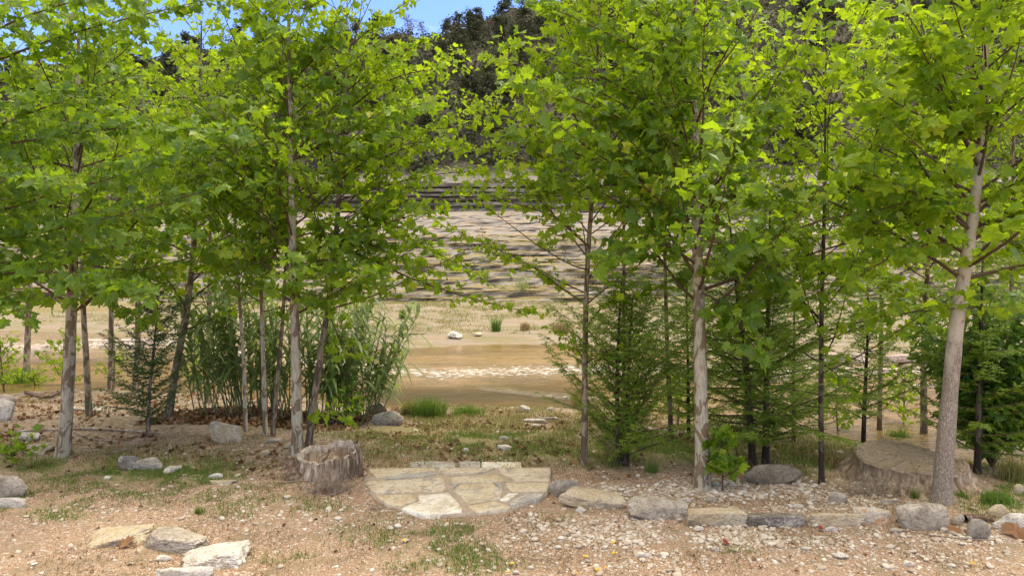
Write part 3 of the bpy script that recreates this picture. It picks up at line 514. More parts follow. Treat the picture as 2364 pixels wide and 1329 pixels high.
# ---------------------------------------------------------------- leaves
def fan(half, cy=.35):
    pts = [(0, 0)] + half + [(0, 1)] + [(-x, y) for x, y in half[::-1]]; V = np.array([(0, cy)] + pts); n = len(pts)
    return V, np.stack([np.zeros(n, int), 1 + np.arange(n), 1 + (np.arange(n) + 1) % n], -1)
SYC = fan([(.2, -.08), (.46, .02), (.35, .19), (.58, .42), (.29, .52), (.27, .74), (.11, .76)])
SIM = fan([(.42, .0), (.36, .2), (.54, .46), (.24, .6)]); OVAL = fan([(.17, .25), (.2, .55), (.1, .85)]); RND = fan([(.35, .05), (.48, .4), (.3, .8)])
def unit(a): return a / (np.linalg.norm(a, axis=-1, keepdims=True) + 1e-9)
def put_leaves(m_, T, pos, dr, nr, size, curl=.33):
    if len(pos) == 0: return
    V, Fc = T; N = len(pos); k = len(V); dr = unit(dr); sd_ = unit(np.cross(dr, nr)); nn = np.cross(sd_, dr)
    c1_ = rng.normal(.18, curl, (N, 1)); c2_ = rng.normal(-.22, curl, (N, 1)); wv = rng.normal(0, .10, (N, 1)); x = V[None, :, 0] * rng.uniform(.85, 1.1, (N, 1)); y = V[None, :, 1]
    z = c1_ * np.abs(x) + c2_ * y * y + wv * np.sin(V[None, :, 0] * 9 + V[None, :, 1] * 7)
    P = pos[:, None] + size[:, None, None] * (x[..., None] * sd_[:, None] + y[..., None] * dr[:, None] + z[..., None] * nn[:, None])
    m_.add(P.reshape(-1, 3), (Fc[None] + (np.arange(N) * k)[:, None, None]).reshape(-1, 3))
def inpoly(px, py, poly):
    c = False; n = len(poly); j = n - 1
    for i in range(n):
        (xi, yi), (xj, yj) = poly[i], poly[j]
        if (yi > py) != (yj > py) and px < (xj - xi) * (py - yi) / (yj - yi) + xi: c = not c
        j = i
    return c
# openings in the canopy, through which river, far bank and sky show (photo pixels, share of twigs pruned)
OPEN = [([(960, 470), (1250, 520), (1300, 720), (1340, 1000), (860, 1000), (900, 760), (1000, 560)], .93), ([(0, 800), (0, 740), (330, 770), (450, 740), (560, 740), (880, 760), (950, 1200), (-100, 1200)], .97), ([(1300, 720), (1480, 730), (1780, 800), (1900, 780), (2400, 800), (2400, 1300), (1300, 1300)], .95),
        ([(690, -50), (1290, -50), (1230, 40), (1130, 90), (960, 100), (780, 80)], .72), ([(1000, 100), (1150, 110), (1190, 260), (1100, 420), (960, 420), (970, 300)], .0), ([(0, 20), (400, 20), (400, 150), (200, 130), (0, 150)], .02), ([(1380, 560), (2400, 600), (2400, 760), (1380, 720)], .12),
        ([(60, 640), (420, 560), (560, 560), (620, 700), (300, 760), (60, 740)], .2), ([(1800, 60), (1990, 60), (2050, 330), (1850, 360)], .35), ([(1050, -300), (2500, -300), (2500, -80), (1050, -80)], .4)]
def pruned(p, rnd):
    px, py = proj(p)
    if px < -500 or px > 2900 or py < -520: return rnd.random() < .8
    for poly, pr in OPEN:
        if inpoly(px, py, poly) and rnd.random() < pr: return True
    return False
def curve(p0, d, L_, n, rnd, up=.0, wob=.08):
    pts = [np.array(p0, float)]; d = unit(np.array(d, float)); st = L_ / n
    for k in range(n): d = unit(d + np.array([rnd.gauss(0, wob), rnd.gauss(0, wob), rnd.gauss(0, wob) + up / n])); pts.append(pts[-1] + d * st)
    return np.array(pts)
def rs(pts, n):
    pts = np.asarray(pts, float); s_ = np.concatenate([[0], np.cumsum(np.linalg.norm(np.diff(pts, axis=0), axis=1))]); t = np.linspace(0, s_[-1], n)
    return np.stack([np.interp(t, s_, pts[:, k]) for k in range(3)], 1)
def smoothp(pts, n=40):
    P = rs(pts, n); 
    for _ in range(6): P[1:-1] = (P[:-2] + 2 * P[1:-1] + P[2:]) / 4
    return P
def leafy(branch, m_tw, acc, rnd, ls, gap, tl, start=.2, keep=False, dens=1.0, lgap=.058):
    """side twigs and leaves along a branch polyline"""
    s_ = np.concatenate([[0], np.cumsum(np.linalg.norm(np.diff(branch, axis=0), axis=1))]); Ln = s_[-1]; t = start * Ln; side = 1
    while t <= Ln + 1e-6:
        p = np.array([np.interp(t, s_, branch[:, k]) for k in range(3)]); k = min(int(np.searchsorted(s_, t)), len(branch) - 1); d = unit(branch[k] - branch[max(k - 1, 0)])
        sidev = unit(np.cross(d, [0, 0, 1.0])) * side; side = -side; l_ = tl * rnd.uniform(.5, 1.25) * (1 - .45 * t / Ln)
        dv = unit(d * .75 + sidev * rnd.uniform(.5, 1.0) + np.array([0, 0, rnd.gauss(.12, .35)])); tw = curve(p, dv, l_, 4, rnd, .1, .12)
        if t + gap > Ln: tw = curve(p, d, l_, 4, rnd, .1, .1)
        t += gap * rnd.uniform(.7, 1.3)
        if not keep and pruned(tw[2], rnd): continue
        if rnd.random() > dens: continue
        m_tw.tube(tw, np.linspace(.0045, .002, 5), 3, False); nl = max(3, int(l_ / lgap)); sgn = 1
        for i in range(nl + 1):
            u = .1 + .9 * i / nl; pp = np.array([np.interp(u * 4, range(5), tw[:, c]) for c in range(3)]); sv = unit(np.cross(dv, [0, 0, 1.0])) * sgn; sgn = -sgn
            dd = unit(dv * .5 + sv * .8 + np.array([rnd.gauss(0, .4), rnd.gauss(0, .4), rnd.gauss(-.35, .4)])); pet = ls * rnd.uniform(.2, .5)
            acc.append((*(pp + dd * pet), *dd, ls * rnd.uniform(.6, 1.3)))
def flush(m_leaf, acc, T, curl=.32, face=(0, -.45, .9), jit=.65):
    if not acc: return
    A = np.array(acc); N = len(A); A[:, 6] *= rng.choice([.55, .8, 1., 1.15], N); nr = unit(np.array(face)[None] + rng.normal(0, jit, (N, 3))); put_leaves(m_leaf, T, A[:, :3], A[:, 3:6], nr, A[:, 6], curl)
NL = [0]
def sycamore(label, base, path, wpx, top, leafm, barkmat, ls=.15, nb=30, spread=1.8, zlo=1.6, seed=1, heroes=(), name="sycamore_tree", T=None, group="young sycamore trees on the river bank", D=None, dens=.86, el=(15, 50), gap=.155, tl=.55, cat="tree", keep=False):
    rnd = random.Random(seed); b = gp(*base) if D is None else at(base[0], base[1], D); D = b[1]; ls = ls * .9
    if base[1] > 2000 or D is None: pass
    pts = [b - np.array([0, 0, .06])] + [at(x, y, D + (.04 * k if isinstance(k, int) else 0)) for k, (x, y) in enumerate(path)]
    last, prev = pts[-1], pts[-2]; dv = unit(last - prev)
    if last[2] < top: dv = unit(dv + np.array([0, 0, 1.5])); pts.append(last + dv * (top - last[2]) / dv[2])
    P = smoothp(pts, 44); r0 = wpx / 2 / F * D; hz = (P[:, 2] - P[0, 2]) / (P[-1, 2] - P[0, 2]); rad = r0 * (.97 * (1 - hz) ** .65 + .05) * (1 + .45 * np.exp(-hz * 45))
    rad = rad * (1 + .05 * (vnoise(np.stack([P[:, 2] * 6, P[:, 0] * 0, P[:, 0] * 0 + seed], -1), seed) - .5) * 2)
    e = empty(name, b, label, cat, group); m_t = MB(); m_t.tube(P, rad, 14); m_t.build("trunk", barkmat, e)
    m_b = MB(); m_tw = MB(); acc = []; zb = P[0, 2]
    for i in range(nb):
        u = (i + rnd.random()) / nb; z = zlo + (P[-1, 2] - .2 - zlo) * u ** .95; k = int(np.argmin(np.abs(P[:, 2] - z))); az = i * 2.399 + rnd.gauss(0, .4)
        L_ = spread * 1.2 * (1 - .38 * u) * rnd.uniform(.6, 1.15); e_ = R(rnd.uniform(*el) + 14 * u); d = (math.cos(az) * math.cos(e_), math.sin(az) * math.cos(e_), math.sin(e_))
        br = curve(P[k], d, L_, 9, rnd, .12, .06); m_b.tube(br, np.linspace(max(.006, rad[k] * .34), .004, 10), 5); leafy(br, m_tw, acc, rnd, ls, gap, tl, .18, keep, dens)
    for hp in heroes:
        dd = hp[1] if len(hp) > 1 else 0; k = len(hp[0]); pl = [at(x, y, D + dd * j / (k - 1)) for j, (x, y) in enumerate(hp[0])]; rr_ = hp[2] if len(hp) > 2 else .016
        kk = int(np.argmin(np.linalg.norm(P - pl[0], axis=1))); pl[0] = P[kk] if np.linalg.norm(P[kk] - pl[0]) < .5 else pl[0]; br = smoothp(pl, 18); m_b.tube(br, np.linspace(rr_, .004, 18), 6)
        leafy(br, m_tw, acc, rnd, ls * (hp[3] if len(hp) > 3 else 1), .085, .42, .15, True)
    m_b.v += m_tw.v; m_b.f += [f_ + m_b.n for f_ in m_tw.f]; m_b.n += m_tw.n
    m_b.build("branches", barkD if barkmat is barkD else twigM, e); m_l = MB(); flush(m_l, acc, T or SYC); m_l.build("crown", leafm, e, smooth=False); NL[0] += len(acc); return e
sycamore("mottled grey green sycamore trunk at left, beside the flat stones", (145, 1052), [(158, 900), (165, 720), (172, 540), (176, 440)], 28, 6.2, leafA, barkP, .15, 34, 2.0, 1.9, 1, [([(170, 600), (300, 630), (420, 600), (520, 575)], -.6), ([(172, 560), (100, 590), (30, 640), (-30, 690)], -.4), ([(168, 640), (230, 680), (290, 720), (340, 745)], -.5, .012), ([(172, 520), (260, 500), (380, 510), (480, 480)], .4), ([(175, 470), (90, 470), (-20, 520)], .2)])
sycamore("slender dark trunk just right of the mottled left sycamore", (206, 962), [(198, 800), (192, 720), (186, 500)], 14, 6.5, leafA, barkM, .14, 30, 1.9, 1.7, 2)
sycamore("thin double stemmed tree behind the small dark conifer", (312, 905), [(318, 800), (320, 560)], 14, 6.5, leafB, barkM, .14, 30, 2.1, 1.3, 3)
sycamore("brown trunk leaning right between the small conifer and the reeds", (386, 972), [(405, 850), (432, 720), (447, 580), (456, 440)], 18, 6.8, leafB, barkM, .14, 34, 2.0, 1.5, 4, [([(440, 640), (520, 620), (600, 590)], -.5)])
sycamore("pale pole thin trunk, leftmost of the three in front of the reeds", (567, 997), [(564, 850), (552, 680), (542, 500)], 9.5, 5.4, leafA, barkP, .13, 22, 1.3, 2.0, 5)
sycamore("thin flaky trunk, middle one of the three in front of the reeds", (613, 1003), [(607, 800), (600, 560), (598, 400)], 11, 6.0, leafA, barkP, .13, 24, 1.4, 1.8, 6)
sycamore("thin trunk leaning right, nearest the tall pale sycamore", (629, 1006), [(640, 880), (650, 780), (661, 590)], 10, 5.6, leafA, barkM, .13, 18, 1.3, 2.2, 7)
sycamore("tall straight pale sycamore rising behind the hollow stump", (687, 1050), [(683, 800), (677, 640), (672, 400), (668, 150), (665, 0)], 25, 6.6, leafA, barkP, .15, 44, 1.9, 1.9, 8, dens=.85, heroes=
         [([(672, 470), (600, 400), (510, 300), (440, 200)], -.5), ([(677, 640), (740, 590), (800, 610), (870, 640)], -.8), ([(670, 200), (740, 120), (790, 20)], 0), ([(672, 360), (800, 300), (900, 250), (980, 240)], -.6), ([(676, 600), (620, 590), (560, 620), (500, 600)], -.3), ([(676, 560), (740, 530), (820, 560), (900, 560)], .4), ([(677, 660), (720, 680), (760, 690)], -.4, .01), ([(672, 420), (560, 420), (460, 400), (380, 420)], .4)])
sycamore("brown trunk leaning right behind the tall pale sycamore", (710, 1034), [(735, 850), (762, 680), (778, 520), (795, 300), (800, 120)], 16, 6.8, leafB, barkM, .14, 42, 1.9, 1.9, 9, dens=.85, heroes=
         [([(775, 560), (860, 600), (960, 650), (1090, 690), (1230, 722)], -.5, .018, .8), ([(780, 480), (870, 490), (960, 560), (1060, 610), (1130, 650)], .6, .016, .8), ([(795, 300), (900, 250), (1010, 235)], .3), ([(785, 400), (870, 370), (960, 330), (1060, 340)], .2, .016), ([(760, 720), (790, 800), (830, 820)], -.3, .01, .8), ([(720, 960), (760, 940), (790, 960)], -.2, .008, .8), ([(797, 200), (900, 130), (1000, 95)], .4, .014, .8), ([(800, 100), (890, 40), (960, -10)], .3, .012, .8), ([(787, 400), (900, 335), (1050, 270), (1130, 240)], .9, .016, .8), ([(780, 470), (900, 425), (1010, 400), (1110, 395)], -.4, .016, .8), ([(778, 520), (850, 530), (940, 500), (1040, 470)], .2, .014, .8), ([(790, 340), (880, 300), (960, 180), (1060, 110)], 1.0, .014, .8), ([(797, 260), (880, 190), (970, 160), (1080, 160)], -.5, .014, .8), ([(787, 360), (870, 300), (990, 300), (1090, 290)], -.6, .014, .8), ([(780, 540), (850, 560), (930, 600), (1000, 620)], -.4, .014, .8), ([(780, 500), (850, 480), (930, 450), (1020, 520)], .6, .014, .8)])
sycamore("slim dark trunk right of the river gap, left of the cypress bush", (1349, 1074), [(1350, 900), (1352, 700), (1360, 540), (1370, 420)], 15, 6.6, leafB, barkM, .13, 44, 1.9, 2.1, 10, dens=.8, heroes=
         [([(1352, 700), (1290, 660), (1210, 600), (1130, 570), (1050, 530)], .4, .014, .8), ([(1352, 745), (1400, 690), (1470, 690), (1560, 640)], -.3, .014, .8), ([(1350, 850), (1320, 780), (1290, 765)], .2, .008, .75), ([(1360, 560), (1290, 500), (1190, 470), (1090, 440)], .8, .014, .8), ([(1372, 400), (1300, 320), (1200, 260), (1080, 230)], .6, .014, .8), ([(1372, 430), (1280, 400), (1160, 350), (1050, 330)], 0, .014, .8), ([(1372, 330), (1290, 220), (1210, 150), (1130, 130)], .3, .014, .8), ([(1365, 470), (1300, 440), (1200, 410), (1120, 420)], -.5, .012, .8), ([(1350, 850), (1400, 810), (1440, 790)], 0, .008, .7)])
sycamore("pale mottled sycamore with white patches rising from the pebbles", (1622, 1127), [(1618, 900), (1613, 640), (1606, 500), (1603, 200), (1606, 0)], 33, 6.4, leafA, barkP, .16, 46, 2.2, 2.0, 11,
         dens=.66, heroes=[([(1605, 560), (1540, 480), (1470, 410), (1380, 360), (1290, 290)], -.9), ([(1606, 480), (1590, 330), (1550, 200), (1520, 60)], -.8, .02), ([(1603, 400), (1720, 320), (1830, 230)], -.5), ([(1612, 640), (1700, 600), (1780, 560)], -1.0), ([(1610, 600), (1540, 560), (1470, 560), (1400, 600)], -.6), ([(1608, 560), (1680, 560), (1760, 600), (1830, 660)], -.5), ([(1612, 660), (1670, 700), (1720, 760), (1740, 800)], -.7, .012), ([(1605, 500), (1700, 440), (1800, 430), (1900, 440)], -.3), ([(1600, 300), (1450, 210), (1300, 130), (1190, 100)], .2), ([(1603, 420), (1430, 390), (1260, 330), (1140, 300)], .4), ([(1605, 530), (1480, 500), (1370, 430), (1240, 400)], -.3), ([(1603, 220), (1450, 100), (1300, 30), (1230, 0)], .5), ([(1603, 350), (1400, 260), (1270, 200), (1180, 190)], -.8), ([(1604, 440), (1450, 420), (1300, 440), (1200, 430)], .8, .014, .8)])
sycamore("leaning sycamore with furrowed bark in front of the huge stump", (2172, 1160), [(2188, 960), (2208, 740), (2243, 530), (2264, 350), (2278, 150), (2276, 0)], 39, 6.0, leafB, barkF, .175, 46, 2.1, 2.4, 12,
         dens=.7, heroes=[([(2240, 560), (2150, 560), (2060, 590), (1980, 640)], -.3, .014), ([(2250, 500), (2330, 560), (2400, 600)], .2, .014), ([(2243, 530), (2170, 480), (2110, 440), (2000, 400)], -.4, .02), ([(2240, 560), (2310, 510), (2380, 480), (2460, 450)], .1, .025), ([(2250, 480), (2350, 420), (2450, 380)], -.2, .02), ([(2264, 380), (2220, 300), (2150, 160), (2080, 20)], -.5, .018), ([(2264, 330), (2170, 290), (2050, 230), (1960, 150)], -.8, .016)])
sycamore("dark straight trunk between the cypress saplings and the big stump", (1897, 1117), [(1895, 900), (1897, 700), (1903, 500), (1905, 350)], 13, 5.4, leafB, barkD, .14, 38, 1.6, 1.25, 13, [([(1897, 740), (1850, 690), (1790, 660)], -.2), ([(1895, 830), (1930, 860), (1960, 900)], .3, .008, .7)])
sycamore("grey trunk directly left of the leaning sycamore, beyond the stump", (2133, 1018), [(2132, 850), (2136, 700), (2146, 560), (2153, 400)], 15, 6.2, leafB, barkM, .14, 42, 2.0, 1.2, 14, [([(2135, 720), (2060, 650), (1990, 620), (1900, 600)], -.4), ([(2140, 800), (2080, 770), (2010, 760)], -.3)])
sycamore("sycamore standing just outside the left edge with branches reaching in", (-260, 1120), [(-250, 900), (-240, 500), (-230, 0)], 40, 6.4, leafC, barkP, .15, 22, 1.5, 2.2, 15,
         [([(-240, 420), (0, 285), (170, 225), (300, 170)], -.8, .02), ([(-240, 560), (0, 490), (160, 430), (330, 400), (460, 330)], -1.2, .022), ([(-240, 250), (0, 55), (130, 15), (320, -40)], -.8, .02), ([(-235, 250), (60, 110), (220, 60), (480, 0)], 1.0, .022), ([(-245, 700), (-60, 640), (90, 620), (220, 640), (330, 680)], -1.4, .018), ([(-240, 620), (40, 540), (200, 520), (330, 480), (480, 440)], -1.2, .018),
          ([(-240, 350), (60, 330), (240, 290), (420, 300), (560, 300)], -1.0, .02), ([(-245, 680), (0, 600), (150, 600), (300, 560), (440, 540)], 0, .018), ([(-240, 500), (-60, 440), (60, 400), (150, 420)], -1.6, .015), ([(-245, 660), (-100, 640), (0, 670), (60, 735)], -1.2, .014)], D=None)
for i, (bx, by, pth, wpx, lm, nb, spd, zlo, lab, cat2) in enumerate([
        (60, 880, [(70, 600), (80, 300)], 14, leafC, 44, 2.6, 2.6, "thin background sycamore at far left beside the water", 1),
        (255, 900, [(258, 600), (262, 200)], 12, leafC, 34, 2.6, 2.6, "thin background sycamore behind the mottled left trunk", 1),
        (480, 930, [(484, 600), (490, 200)], 12, leafA, 44, 2.3, 2.4, "thin sycamore rising out of the left side of the reeds", 1),
        (1550, 1010, [(1540, 800), (1530, 400)], 11, leafB, 38, 1.9, 2.6, "thin sycamore behind the cypress bush", 1),
        (1720, 1000, [(1730, 700), (1740, 300)], 11, leafA, 46, 2.2, 2.3, "thin sycamore far behind the paired cypress trunks", 1),
        (2030, 1010, [(2035, 700), (2040, 300)], 11, leafB, 46, 2.2, 2.3, "thin sycamore behind the forked cypress sapling", 1),
        (2330, 1050, [(2335, 700), (2340, 300)], 12, leafA, 46, 2.0, 2.2, "thin sycamore at the right edge behind the dark shrub", 1),
        (1440, 1030, [(1440, 800), (1440, 400)], 9, leafB, 34, 1.7, 3.2, "thin sycamore rising behind the cypress bush stems", 1)]):
    sycamore(lab, (bx, by), pth, wpx, 7.2, lm, barkM, .15, nb, spd, zlo, 30 + i, T=SIM, dens=.62)
# small saplings
sycamore("knee high sycamore sapling right of the pale mottled trunk", (1668, 1120), [(1668, 1050), (1665, 960)], 4, .80, leafA, twigM, .12, 14, .15, .15, 60, name="sycamore_sapling", cat="sapling", gap=.05, tl=.09, el=(10, 40), group="sycamore saplings", D=8.0, keep=True)
for (bx, by, tx, ty, ls_, n_, sp_, lab, lm) in [(262, 893, 266, 790, .10, 16, .5, "light green sapling by the water behind the dark conifer", leafB), (446, 905, 452, 770, .10, 18, .55, "light green sapling at the left edge of the reeds", leafB), (2085, 995, 2090, 850, .11, 18, .6, "light sapling by the water just left of the leaning sycamore", leafB), (1565, 985, 1568, 850, .11, 16, .5, "light sapling behind the pale mottled trunk", leafB), (142, 905, 150, 770, .13, 12, .7, "thin sapling by the water behind the mottled left trunk", leafB), (30, 1075, 25, 1020, .11, 9, .3, "low leafy sprig at the left edge above the round boulder", leafA), (10, 905, -5, 780, .10, 26, .7, "yellow green bush at the left edge beside the water", leafB),
        (1935, 1010, 1925, 850, .12, 16, .7, "bright sapling between the dark trunk and the forked cypress", leafB), (800, 985, 815, 900, .13, 8, .3, "leafy shoot under the reeds beside the bank rocks", leafA), (85, 900, 70, 850, .09, 12, .5, "low yellow green shrub left of the thin waterside sapling", leafB)]:
    b = gp(bx, by); tp = at(tx, ty, b[1])[2]
    sycamore(lab, (bx, by), [((bx + tx) / 2, (by + ty) / 2)], 4, float(tp), lm, twigM, ls_, n_, sp_, float(b[2]) + .12, int(bx), name="sycamore_sapling", cat="sapling", gap=.12, tl=.2, el=(15, 55), group="sycamore saplings", T=SIM, keep=True)
# ---------------------------------------------------------------- cypress saplings and the dark conifer
def sprays(m_l, br, rnd, nl, gap, start=.06, nlen=.07, nw=.012):
    s_ = np.concatenate([[0], np.cumsum(np.linalg.norm(np.diff(br, axis=0), axis=1))]); Ln = s_[-1]; t = start * Ln; side = 1; P = []; Dv = []; Nv = []; S = []
    while t < Ln:
        p = np.array([np.interp(t, s_, br[:, k]) for k in range(3)]); k = min(int(np.searchsorted(s_, t)), len(br) - 1); d = unit(br[k] - br[max(k - 1, 0)]); sv = unit(np.cross(d, [0, 0, 1.])) * side; side = -side
        l_ = nl * rnd.uniform(.6, 1.2) * (1 - .5 * t / Ln); dv = unit(d * .8 + sv * .8 + np.array([rnd.gauss(0, .15), rnd.gauss(0, .15), rnd.gauss(-.12, .2)])); n_ = max(4, int(l_ / .016))
        for i in range(n_):
            for s2_ in (-1, 1):
                u = (i + .3) / n_; pp = p + dv * l_ * u + np.array([0, 0, -.25 * l_ * u * u]); sv2 = unit(np.cross(dv, [0, 0, 1.])) * s2_
                P.append(pp); Dv.append(dv * .55 + sv2 * .9 + np.array([rnd.gauss(0, .25), rnd.gauss(0, .25), rnd.gauss(-.1, .3)])); S.append(nlen * (1 - .4 * u) * rnd.uniform(.7, 1.2))
        t += gap
    if not P: return
    P = np.array(P); Dv = unit(np.array(Dv)); S = np.array(S); N = len(P); sd_ = unit(np.cross(Dv, unit(np.array([[0, -.5, 1.]]) + rng.normal(0, .5, (N, 3)))))
    V = np.stack([P, P + Dv * S[:, None] * .5 + sd_ * nw / 2 * 1.2, P + Dv * S[:, None], P + Dv * S[:, None] * .5 - sd_ * nw / 2 * 1.2], 1).reshape(-1, 3); m_l.add(V, np.arange(N)[:, None] * 4 + np.array([[0, 1, 2, 3]]))
def cypress(label, base, path, wpx, spread, nb, z0=.2, seed=1, mat=None, bk=None, el=(5, 40), stems=1, nl=.16, name="cypress_sapling", gap=.06, shape=.7, group="bald cypress saplings", up=.25):
    rnd = random.Random(seed); b = gp(*base); D = b[1]; e = empty(name, b, label, "sapling", group); m_t = MB(); m_b = MB(); m_l = MB()
    for s_ in range(stems):
        off = (s_ - (stems - 1) / 2) * .16; pts = [b + np.array([off * .5, 0, -.04])] + [at(x, y, D) + np.array([off, .1 * s_, -.25 * s_]) for x, y in path]; P = smoothp(pts, 30); r0 = wpx / 2 / F * D
        hz = np.linspace(0, 1, 30); rad = r0 * (1 - .85 * hz) * (1 + .3 * np.exp(-hz * 30)) + .002; m_t.tube(P, rad, 10); Ht = P[-1, 2] - P[0, 2]
        nb_ = int(nb * 1.5 / stems)
        for i in range(nb_):
            u = (i + rnd.random()) / nb_; z = P[0, 2] + z0 + (Ht - z0 - .04) * u; k = int(np.argmin(np.abs(P[:, 2] - z))); az = i * 2.399 + rnd.gauss(0, .3)
            L_ = spread * 1.15 * ((1 - u) ** shape * .8 + .2) * rnd.uniform(.6, 1.15) * (.6 + .4 * min(1, u * 6)); e_ = R(rnd.uniform(*el)); d = (math.cos(az) * math.cos(e_), math.sin(az) * math.cos(e_) * .8, math.sin(e_))
            br = curve(P[k], d, L_, 7, rnd, up, .06); m_b.tube(br, np.linspace(max(.003, rad[k] * .3), .0015, 8), 4, False); sprays(m_l, br, rnd, nl, gap)
    m_t.build("trunk", bk or barkD, e); m_b.build("branches", twigM, e); m_l.build("crown", mat or leafCy, e, smooth=False); return e
cypress("small dark green conifer sapling between the left trunks", (341, 1008), [(345, 900), (358, 780), (368, 650)], 9, 1.0, 40, .25, 1, leafJu, barkM, (8, 45), name="conifer_sapling", group=None, nl=.17, gap=.04)
cypress("bushy many stemmed cypress right of the slim dark trunk", (1437, 1074), [(1438, 900), (1442, 760), (1450, 640)], 14, 1.45, 84, .12, 2, None, None, (15, 50), 2, .22, up=.25)
cypress("dark cypress trunk leaning left, left one of the close pair", (1739, 1078), [(1728, 900), (1707, 730), (1690, 560), (1680, 480)], 17, 1.4, 64, .3, 3, el=(-5, 30), nl=.22)
cypress("straight dark cypress trunk, right one of the close pair", (1768, 1073), [(1769, 900), (1773, 700), (1776, 560), (1778, 470)], 17, 1.5, 70, .35, 4, el=(-5, 30), nl=.22)
cypress("slim forked cypress sapling left of the huge stump", (1992, 1048), [(1997, 900), (2003, 780), (2004, 640)], 11, 1.2, 36, .5, 5, el=(5, 30), nl=.18)
cypress("dark cypress behind the huge stump amid the glossy shrub", (2256, 1092), [(2260, 900), (2266, 700), (2270, 540)], 15, 1.3, 44, .3, 6, el=(-5, 25), nl=.22)
cypress("feathery cypress at the right edge beyond the weeds", (2370, 1070), [(2372, 850), (2375, 640)], 10, 1.3, 40, .2, 7, el=(-5, 30), nl=.22)
cypress("feathery cypress sapling left behind the pale mottled trunk", (1590, 1010), [(1588, 850), (1585, 700), (1582, 600)], 9, 1.5, 60, .3, 8, el=(0, 30), nl=.22)
cypress("feathery cypress sapling between the pair and the dark straight trunk", (1832, 1020), [(1832, 850), (1834, 700), (1836, 600)], 9, 1.3, 50, .3, 9, el=(0, 30), nl=.2)
def shrub(label, base, top, half, n, mat, T, ls, seed, name="shrub", nb=26):
    rnd = random.Random(seed); b = gp(*base); D = b[1]; ht = at(base[0], top, D)[2] - b[2]; e = empty(name, b, label, "shrub"); m_b = MB(); acc = []; m_tw = MB(); hw = half / F * D
    for i in range(nb):
        az = i * 2.399; d = (math.cos(az) * hw / ht * rnd.uniform(.2, 1.1), math.sin(az) * hw / ht * .7, 1); br = curve(b, d, ht * rnd.uniform(.5, 1.05), 8, rnd, .1, .08); m_b.tube(br, np.linspace(.010, .003, 9), 4, False)
        leafy(br, m_tw, acc, rnd, ls, .07, hw * .35, .2, True, lgap=.05)
    m_b.build("stems", twigM, e); m_l = MB(); flush(m_l, acc, T, .2); m_l.build("foliage", mat, e, smooth=False); return e
shrub("dark glossy leaved shrub right of the leaning sycamore", (2290, 1080), 660, 150, 0, leafMg, OVAL, .17, 3, nb=44)
# ---------------------------------------------------------------- giant reeds
def reeds():
    b0 = gp(660, 968); e = empty("giant_reed_clump", b0, "dense clump of tall giant reeds with arching leaves by the water", "reeds"); rnd = random.Random(8)
    for i in range(100):
        px = rnd.uniform(455, 850); b = gp(px, rnd.uniform(925, 975)); b[1] = rnd.uniform(b0[1] - .3, b0[1] + 2.0); b[0] = (px - CX) / F * b0[1]; b[2] = float(terr(b[0], b[1])); hh = rnd.uniform(1.5, 3.0) * (1 if px < 780 else .85); m_ = MB()
        lean = (px - 640) / 800 + rnd.gauss(0, .12); P = curve(b, (lean, rnd.gauss(0, .12), 1), hh, 10, rnd, .0, .03); m_.tube(P, np.linspace(.012, .005, 11), 5, False); cs = m_.build("cane", caneM, e)
        m_l = MB(); nlv = rnd.randint(17, 24)
        for j in range(nlv):
            u = .25 + .75 * j / nlv + (.0); pp = np.array([np.interp(u * 10, range(11), P[:, c]) for c in range(3)]); az = j * math.pi + rnd.gauss(0, .6) + i; dh = np.array([math.cos(az), math.sin(az), 0]); L_ = rnd.uniform(.35, .7); n_ = 7; el_ = R(rnd.uniform(40, 75)); up = math.sin(el_); fw = math.cos(el_)
            t = np.linspace(0, 1, n_); dr = rnd.uniform(.5, 1.5); c_ = pp[None] + L_ * (dh[None] * (fw * t + .35 * t * t)[:, None] + np.array([0, 0, 1.])[None] * (up * t - dr * t * t)[:, None]); wv = np.cross(dh, [0, 0, 1.]) ; wd = .034 * np.array([.5, 1, 1, .9, .7, .4, .02])
            V = np.concatenate([c_ - wv * wd[:, None], c_ + wv * wd[:, None]]); q_ = np.array([[k, k + 1, n_ + k + 1, n_ + k] for k in range(n_ - 1)]); m_l.add(V, q_)
        o = m_l.build("reed_leaves", leafRe, None, smooth=True, org=np.array(e.location)); o.location = (0, 0, 0); o.parent = cs
reeds()
# ---------------------------------------------------------------- grass, pebbles, dead leaves
def blades(m_, P, h, wd, lean=.5):
    N = len(P); az = rng.uniform(0, 6.283, N); d = np.stack([np.cos(az), np.sin(az), np.zeros(N)], 1); s_ = np.stack([-np.sin(az), np.cos(az), np.zeros(N)], 1); a2 = rng.uniform(0, 6.283, N); s_ = np.stack([np.cos(a2), np.sin(a2), np.zeros(N)], 1)
    h = h[:, None]; ln = rng.uniform(0, lean, N)[:, None]; wd = np.broadcast_to(np.asarray(wd), (N,))[:, None]; mid = P + np.array([0, 0, 1.]) * h * .55 + d * h * ln * .35; tip = P + np.array([0, 0, 1.]) * h * (1 - .3 * ln) + d * h * ln
    V = np.stack([P - s_ * wd, P + s_ * wd, mid + s_ * wd * .75, mid - s_ * wd * .75, tip], 1).reshape(-1, 3); b = np.arange(N)[:, None] * 5; m_.add(V, b + np.array([[0, 1, 2, 3]])); m_.f.append((m_.n - len(V)) + b + np.array([[3, 2, 4]]))
def scatter(N, x0, x1, y0, y1, dens):
    x = rng.uniform(x0, x1, N); y = rng.uniform(y0, y1, N); k = rng.random(N) < dens(x, y); x, y = x[k], y[k]; px, py = proj(np.stack([x, y, x * 0], -1)); k = (px > -120) & (px < 2480) & (py < 1420); x, y = x[k], y[k]; return np.stack([x, y, terr(x, y)], 1)
